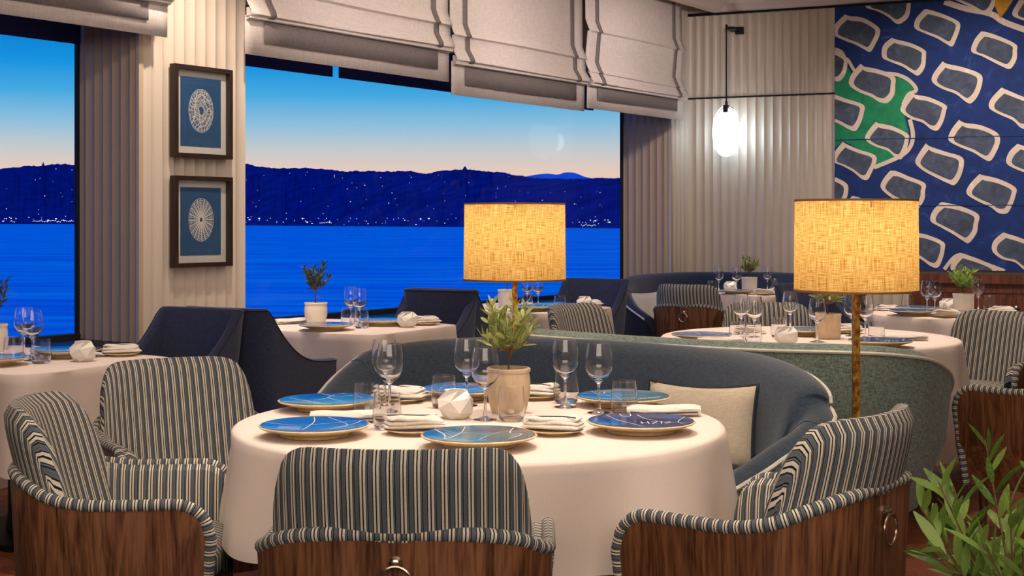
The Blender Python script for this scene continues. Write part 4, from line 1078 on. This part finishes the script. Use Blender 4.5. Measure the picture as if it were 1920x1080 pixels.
def leafgeo(curl=.1, w_=.13):
    V, Fs = [], []; n = 5
    for i in range(n+1):
        t = i/n; ww = w_*(sin(pi*min(1, t*.95+.03)))**.8+.004; z = -curl*t*t
        V += [(-ww, t, z+.25*ww), (0, t, z), (ww, t, z+.25*ww)]
        if i: b = 3*(i-1); Fs += [(b, b+1, b+4, b+3), (b+1, b+2, b+5, b+4)]
    return V, Fs
LM = {}
def leafmesh(mat):
    if mat.name not in LM:
        L = []
        for c, w_ in ((.05, .11), (.25, .14), (-.15, .12)):
            o = obj('leaf', leafgeo(c, w_), mat, fixn=False); L.append(o.data); bpy.data.objects.remove(o)
        LM[mat.name] = L
    return LM[mat.name]
def plant(x, y, z, label, potR, potH, mpot, stem, spread, height, nb, per, leafL, mat, single, seed, shape=0, cat='potted plant', group='potted olive plants', trunks=1):
    if z > .1: x, y = seat_on(x, y, potR)
    r = empty('potted_olive', (x, y, z), random.Random(seed).uniform(0, 6), label, cat, group); rr = random.Random(seed)
    R, H = potR, potH
    if shape == 0:
        prof = [(0, 0), (R*.74, 0), (R*.82, H*.08), (R*.97, H*.4), (R*.99, H*.7), (R*.95, H*.86), (R*.93, H*.9), (R*.99, H*.92), (R*1.0, H*.98), (R*.96, H), (R*.86, H), (R*.84, H*.9), (0, H*.88)]
    else:
        prof = [(0, 0), (R*.86, 0), (R*.92, H*.06), (R*.95, H*.5), (R*.96, H*.88), (R, H*.92), (R, H*.98), (R*.97, H), (R*.86, H), (R*.84, H*.9), (0, H*.88)]
    obj('pot', lathe(prof, 40), mpot, r)
    obj('soil', lathe([(0, H*.80), (R*.83, H*.80), (R*.83, H*.905), (R*.4, H*.93), (0, H*.93)], 20), M_SOIL, r)
    z0 = H*.88; g = []; leaves = []
    for tr in range(trunks):
        ox, oy = (rr.uniform(-.3, .3)*R, rr.uniform(-.3, .3)*R) if trunks > 1 else (0, 0)
        top = Vector((ox+rr.uniform(-.01, .01), oy+rr.uniform(-.01, .01), z0+stem)); g.append(tube(catmull([(ox, oy, z0), (ox+.004, oy, z0+stem*.5), tuple(top)], 3), [max(.0018, min(stem, .12)*.05)]*7, 6)[:2])
        for b in range(nb):
            a = 2*pi*(b+rr.uniform(-.3, .3))/nb; up = rr.uniform(.35, 1); rad = spread*sqrt(max(0, 1-(up-.45)**2*1.6))*rr.uniform(.6, 1)
            e_ = Vector((ox+rad*cos(a), oy+rad*sin(a), z0+stem+(height-stem)*up)); mid = top.lerp(e_, .5)+Vector((0, 0, (height-stem)*-.06))+Vector((rr.uniform(-1, 1), rr.uniform(-1, 1), 0))*spread*.12
            c = catmull([tuple(top), tuple(mid), tuple(e_)], 5); g.append(tube(c, [max(.0011, min(stem, .09)*.03*(1-.7*i/10)) for i in range(len(c))], 5)[:2])
            for q in range(per):
                t = .28+.72*q/per; i = min(len(c)-2, int(t*(len(c)-1))); p = Vector(c[i]).lerp(Vector(c[i+1]), t*(len(c)-1)-i); d_ = (Vector(c[i+1])-Vector(c[i])).normalized()
                sd = Vector((rr.uniform(-1, 1), rr.uniform(-1, 1), rr.uniform(-.6, 1))); sd = (sd-d_*sd.dot(d_)).normalized()
                dr = (d_*.8+sd*.9+Vector((0, 0, .35))).normalized(); leaves.append((p, dr, leafL*rr.uniform(.65, 1.15), rr.uniform(-1, 1)))
    obj('branches', merge(*g), M_BARK, r)
    ms = leafmesh(mat)
    def mtx(p, d_, L, tw):
        q = d_.to_track_quat('Y', 'Z'); return Matrix.Translation(p) @ q.to_matrix().to_4x4() @ Matrix.Rotation(tw*1.2, 4, 'Y') @ Matrix.Diagonal((L, L, L, 1))
    if single:
        for p, d_, L, tw in leaves[:290]:
            o = bpy.data.objects.new('leaf', rr.choice(ms)); COL.objects.link(o); o.parent = r; o.matrix_local = mtx(p, d_, L, tw)
        leaves = leaves[290:]
    if leaves:
        gs2 = []
        for p, d_, L, tw in leaves:
            m = mtx(p, d_, L, tw); lg = leafgeo(.1, .12); gs2.append(([tuple(m @ Vector(v)) for v in lg[0]], lg[1]))
        o = obj('foliage', merge(*gs2), mat, r, fixn=False); tag(o, kind='stuff')
    return r

# ------------------------------------------------------------------ what stands on the tables
ZT = .741
RT = [(T1[0], T1[1], .70), (1.50, 7.02, .74), (2.80, 8.85, .50), (2.02, 11.5, .50)]
ST = [(-1.87, 5.27, .83, 1.0), (-.723, 7.15, .86, .98), (.29, 8.82, .83, .98)]
def seat_on(x, y, r):
    """keep a thing of radius r wholly on the table top it stands on"""
    best = min(RT, key=lambda t: hypot(x-t[0], y-t[1])-t[2]); dr = hypot(x-best[0], y-best[1])-best[2]
    for ax, ay, L, D in ST:
        u = (x-ax)*.5+(y-ay)*.866; v = -(x-ax)*.866+(y-ay)*.5
        if -.3 < u < L+.3 and -.3 < v < D+.3 and dr > .15:
            u = min(max(u, r+.015), L-r-.015); v = min(max(v, r+.015), D-r-.015); return ax+.5*u-.866*v, ay+.866*u+.5*v
    cx, cy, R_ = best; d_ = hypot(x-cx, y-cy); m_ = R_-r-.012
    return (x, y) if d_ <= m_ else (cx+(x-cx)*m_/d_, cy+(y-cy)*m_/d_)
def wine(x, y, l): x, y = seat_on(x, y, .04); place(WG, (x, y, ZT), random.uniform(0, 6), l, 'wine glasses')
def tumb(x, y, l): x, y = seat_on(x, y, .04); place(TG, (x, y, ZT), random.uniform(0, 6), l, 'water tumblers')
def plate(k, x, y, rz, l): x, y = seat_on(x, y, .12); place(PLT[k], (x, y, ZT), rz, l, 'blue dinner plates')
def napk(k, x, y, rz, l, sl):
    x, y = seat_on(x, y, .08)
    if sl: place(SA, (x, y, ZT), 0, sl, 'small gilded plates')
    place(NK[k], (x, y, ZT+(.0145 if sl else .0)), rz, l, 'linen napkins')
def candle(x, y, l, rz=0): x, y = seat_on(x, y, .055); place(CA, (x, y, ZT), rz, l, 'faceted candle holders')
# main table
plate(1, -.086, 3.585, 0, 'teal-blue plate nearest the camera, at the front of the large round table')
plate(0, .355, 3.83, 0, 'deep blue plate with white scribbled strokes at the right of the large round table')
plate(2, -.535, 3.76, 0, 'bright blue plate with gold rim at the left of the large round table')
plate(1, -.57, 4.29, 1.0, 'blue plate partly behind a tumbler, back left of the large round table')
plate(1, .385, 4.41, 2.0, 'teal plate at the back right of the large round table')
plate(2, -.17, 4.565, 2.6, 'blue-green plate behind the candle holder, back of the large round table')
wine(-.372, 4.20, 'front one of the two overlapping wine glasses left of the candle holder'); wine(-.40, 4.36, 'rear one of the two overlapping wine glasses left of the candle holder')
wine(-.145, 4.38, 'wine glass behind the candle holder on the large round table'); wine(-.073, 4.07, 'wine glass standing just left in front of the beige olive pot')
wine(.167, 4.35, 'wine glass right of the olive pot with a tumbler behind it'); wine(.272, 4.215, 'rightmost wine glass on the large round table')
tumb(-.435, 4.115, 'tumbler in front of the back left plate of the large round table'); tumb(-.352, 3.90, 'tumbler below the two overlapping wine glasses')
tumb(-.215, 4.34, 'tumbler just behind the candle holder of the large round table'); tumb(-.005, 4.055, 'tumbler standing before the beige olive pot')
tumb(.185, 4.45, 'tumbler behind the wine glass right of the olive pot'); tumb(.335, 4.20, 'tumbler between the two right-hand plates of the large round table')
napk(2, -.475, 4.03, .02, 'rolled napkin between the two left-hand plates', None)
napk(0, -.270, 3.81, .35, 'crumpled folded napkin left of the nearest teal plate', 'small gold-rimmed plate under the napkin left of the nearest teal plate')
napk(0, .118, 3.80, 2.75, 'folded napkin with navy line right of the nearest teal plate', 'small gold-rimmed plate under the napkin right of the nearest teal plate')
napk(1, -.315, 4.50, -.3, 'folded napkin behind the overlapping wine glasses', 'small gold-rimmed plate under the napkin behind the overlapping wine glasses')
napk(0, .075, 4.56, 2.6, 'folded napkin behind the beige olive pot at its right', 'small gold-rimmed plate at the back of the large table right of the olive pot')
napk(2, .455, 4.155, -.05, 'rolled napkin between the two right-hand plates', None)
candle(-.168, 4.10, 'white faceted candle holder beside the beige olive pot on the large table', .2)
plant(-.012, 4.22, ZT, 'olive plant in a beige stoneware pot on the large round table', .067, .137, M_POT, .06, .098, .225, 20, 14, .044, M_LEAF, True, 4)
# leftmost window table
def P(px, py, z=.741): return at(px, py, z)
def setT(fn, px, py, *a, z=.741):
    x, y = P(px, py, z); return fn(x, y, *a)
x, y = P(135, 656, .77); plate(0, x, y, 1, 'blue plate at the far side of the leftmost window table')
x, y = P(-18, 671, .77); plate(2, x, y, 1, 'blue plate cut off by the left edge of the view')
candle(*P(156, 677), 'white faceted candle holder on the leftmost window table', .5)
x, y = P(222, 664); napk(1, x, y, .3, 'folded napkin at the right of the leftmost window table', 'small gold-rimmed plate under the napkin of the leftmost window table')
wine(*P(50, 668), 'left one of two wine glasses on the leftmost window table'); wine(*P(66, 674), 'right one of two wine glasses on the leftmost window table')
tumb(*P(44, 676), 'left tumbler on the leftmost window table'); tumb(*P(77, 681), 'right tumbler on the leftmost window table')
x, y = P(-14, 659); plant(x, y, ZT, 'dark olive plant in a pale pot at the left edge by the window', .063, .125, M_CERAM, .07, .075, .23, 14, 13, .042, M_LEAFD, False, 8)
# middle window table
x, y = P(588, 607); plant(x+.0, y, ZT, 'small dark olive tree in a white pot before the sea window', .066, .123, M_CERAM, .08, .085, .24, 18, 16, .038, M_LEAFD, False, 12)
x, y = P(607, 609, .77); plate(0, x, y, 0, 'blue plate at the left end of the middle window table')
x, y = P(722, 600, .77); plate(2, x, y, 2, 'gold-rimmed plate at the right end of the middle window table')
wine(*P(661, 607), 'left one of two wine glasses on the middle window table'); wine(*P(676, 611), 'right one of two wine glasses on the middle window table')
tumb(*P(652, 609), 'left tumbler on the middle window table'); tumb(*P(678, 615), 'right tumbler on the middle window table')
candle(*P(760, 613), 'white faceted candle holder on the middle window table', 1)
x, y = P(798, 609); napk(1, x, y, .4, 'folded napkin at the right end of the middle window table', 'small gold-rimmed plate at the right end of the middle window table')
x, y = P(553, 607); napk(2, x, y, .6, 'rolled napkin at the left end of the middle window table', None)
# third window table
x, y = P(950, 577); plant(x, y, ZT, 'white pot with a bare stem half hidden by the left lamp pole', .064, .125, M_CERAM, .08, .05, .2, 6, 8, .028, M_LEAFD, False, 15)
x, y = P(968, 578, .77); plate(1, x, y, 0, 'blue plate behind the left lamp pole on the third window table')
x, y = P(1052, 571, .77); plate(2, x, y, 2, 'gold-rimmed plate at the far end of the third window table')
wine(*P(997, 576), 'left one of two wine glasses below the left lampshade'); wine(*P(1018, 577), 'right one of two wine glasses below the left lampshade')
tumb(*P(988, 577), 'left tumbler below the left lampshade'); tumb(*P(1026, 583), 'right tumbler below the left lampshade')
candle(*P(1084, 580), 'white faceted candle holder on the third window table', .3)
x, y = P(1108, 575); napk(1, x, y, .3, 'folded napkin at the far end of the third window table', 'small gold-rimmed plate at the far end of the third window table')
# far corner table
x, y = P(1405, 549); plant(x, y, ZT, 'olive plant in a square pale pot on the far corner table', .066, .13, M_CERAM, .05, .085, .19, 16, 13, .042, M_LEAF, False, 21, 1)
x, y = P(1362, 551, .77); plate(2, x, y, 0, 'blue plate at the left of the far corner table'); x, y = P(1478, 546, .77); plate(0, x, y, 0, 'blue plate at the right of the far corner table')
wine(*P(1348, 548), 'leftmost wine glass on the far corner table'); wine(*P(1381, 549), 'wine glass beside the square pot on the far corner table'); wine(*P(1439, 546), 'right wine glass on the far corner table')
tumb(*P(1335, 549), 'left tumbler on the far corner table'); tumb(*P(1459, 544), 'right tumbler on the far corner table')
candle(*P(1369, 546), 'white faceted candle holder on the far corner table', .8)
x, y = P(1470, 543); napk(1, x+.1, y+.05, .1, 'folded napkin at the right of the far corner table', None)
x, y = P(1424, 553); napk(0, x, y, .1, 'folded napkin at the front of the far corner table', 'small gold-rimmed plate at the front of the far corner table')
# banquette table
x, y = P(1548, 634); plant(x, y, ZT, 'sparse olive plant in a beige pot on the sage banquette table', .066, .125, M_POT, .06, .11, .20, 15, 10, .045, M_LEAF, False, 25, 1)
x, y = P(1313, 628, .77); plate(2, x, y, 0, 'blue plate at the left of the sage banquette table'); x, y = P(1712, 647, .77); plate(0, x, y, 0, 'blue plate at the right end of the sage banquette table')
x, y = P(1512, 618, .77); plate(1, x, y, 0, 'blue plate at the back of the sage banquette table')
for px, py, l in ((1390, 630, 'left one of the close pair of wine glasses on the sage banquette table'), (1415, 636, 'right one of the close pair of wine glasses on the sage banquette table'), (1482, 622, 'wine glass behind the candle holder of the sage banquette table'),
                  (1532, 641, 'wine glass in front of the beige pot on the sage banquette table'), (1598, 630, 'wine glass behind the right lamp pole'), (1622, 634, 'wine glass just right of the right lamp pole')): wine(*P(px, py), l)
for px, py, l in ((1364, 641, 'leftmost tumbler on the sage banquette table'), (1413, 645, 'tumbler below the pair of wine glasses on the sage banquette table'), (1460, 632, 'tumbler behind the candle holder of the sage banquette table'), (1643, 642, 'tumbler at the right of the sage banquette table')): tumb(*P(px, py), l)
candle(*P(1474, 646), 'white faceted candle holder on the sage banquette table', .4)
x, y = P(1325, 645); napk(2, x, y, .15, 'rolled napkin at the left of the sage banquette table', None)
x, y = P(1696, 638); napk(2, x, y, -.1, 'rolled napkin above the right-end plate of the sage banquette table', None)
x, y = P(1405, 626); napk(0, x, y, .3, 'folded napkin behind the pair of wine glasses on the sage banquette table', None)
x, y = P(1590, 625); napk(1, x, y, .3, 'folded napkin behind the right lamp pole', 'small gold-rimmed plate behind the right lamp pole')
# small right table
x, y = P(1806, 587); plant(x, y, ZT, 'bushy green plant in a cream pot on the small right table', .068, .125, M_CERAM, .04, .08, .19, 18, 15, .045, M_LEAFG, False, 31, 1)
x, y = P(1687, 588, .77); plate(2, x, y, 0, 'blue plate at the left of the small right table'); x, y = P(1862, 592, .77); plate(0, x, y, 0, 'blue plate at the front right of the small right table'); x, y = P(1722, 576, .77); plate(1, x, y, 0, 'blue plate at the back left of the small right table')
wine(*P(1733, 587), 'left one of two overlapping wine glasses on the small right table'); wine(*P(1744, 590), 'right one of two overlapping wine glasses on the small right table'); wine(*P(1834, 583), 'wine glass right of the cream pot on the small right table')
tumb(*P(1713, 583), 'left tumbler on the small right table'); tumb(*P(1855, 582), 'right tumbler on the small right table')
candle(*P(1768, 584), 'white faceted candle holder on the small right table', .9)
x, y = P(1758, 594); napk(0, x, y, .1, 'folded napkin at the front of the small right table', 'small gold-rimmed plate at the front of the small right table')
x, y = P(1668, 582); napk(1, x, y, .1, 'folded napkin at the left of the small right table', None); x, y = P(1890, 584); napk(1, x, y, .1, 'folded napkin at the right of the small right table', None)
# foreground bush
plant(.745, 2.0, 0, 'leafy green olive bush close to the camera at the lower right', .17, .50, M_CERAM, .27, .175, .56, 26, 16, .064, M_LEAFG, True, 77, 0, 'potted plant', 'potted olive plants', 1)
# nothing on a table may stand inside its neighbour: nudge crowded settings apart
RAD = {'wine_glass': .036, 'tumbler': .041, 'dinner_plate': .148, 'candle_holder': .055, 'potted_olive': .067, 'bread_plate': .08, 'napkin': .062}
HOLD = {'wine_glass': .036, 'tumbler': .041, 'dinner_plate': .115, 'candle_holder': .055, 'potted_olive': .067, 'bread_plate': .07, 'napkin': .06}
units = []
for o in bpy.data.objects:
    k_ = o.name.split('.')[0]
    if o.parent is None and k_ in RAD and o.location.z > .1:
        for u_ in units:
            if k_ in ('napkin', 'bread_plate') and u_[4][0].name.split('.')[0] in ('napkin', 'bread_plate') and hypot(u_[0]-o.location.x, u_[1]-o.location.y) < .003: u_[4].append(o); u_[2] = max(u_[2], RAD[k_]); u_[3] = max(u_[3], HOLD[k_]); break
        else: units.append([o.location.x, o.location.y, RAD[k_], HOLD[k_], [o]])
for a in units: a[0] += random.uniform(-.002, .002); a[1] += random.uniform(-.002, .002)
for _ in range(200):
    for i, a in enumerate(units):
        for b in units[:i]:
            dx, dy = a[0]-b[0], a[1]-b[1]; d_ = hypot(dx, dy) or 1e-4; ov = a[2]+b[2]+.002-d_
            if ov > 0:
                wa, wb_ = 1/a[2]**1.5, 1/b[2]**1.5; t = wa/(wa+wb_); a[0] += dx/d_*ov*t*.6; a[1] += dy/d_*ov*t*.6; b[0] -= dx/d_*ov*(1-t)*.6; b[1] -= dy/d_*ov*(1-t)*.6
    for a in units: a[0], a[1] = seat_on(a[0], a[1], a[3])
for a in units:
    if 'right one of two wine glasses on the middle' in a[4][0]['label']: a[0] += .038; a[1] -= .01
    if 'left one of two wine glasses on the middle' in a[4][0]['label']: a[0] -= .012
for a in units:
    for o in a[4]: o.location.x, o.location.y = a[0], a[1]
for o in list(bpy.data.objects):
    if '_used' in o: del o['_used']
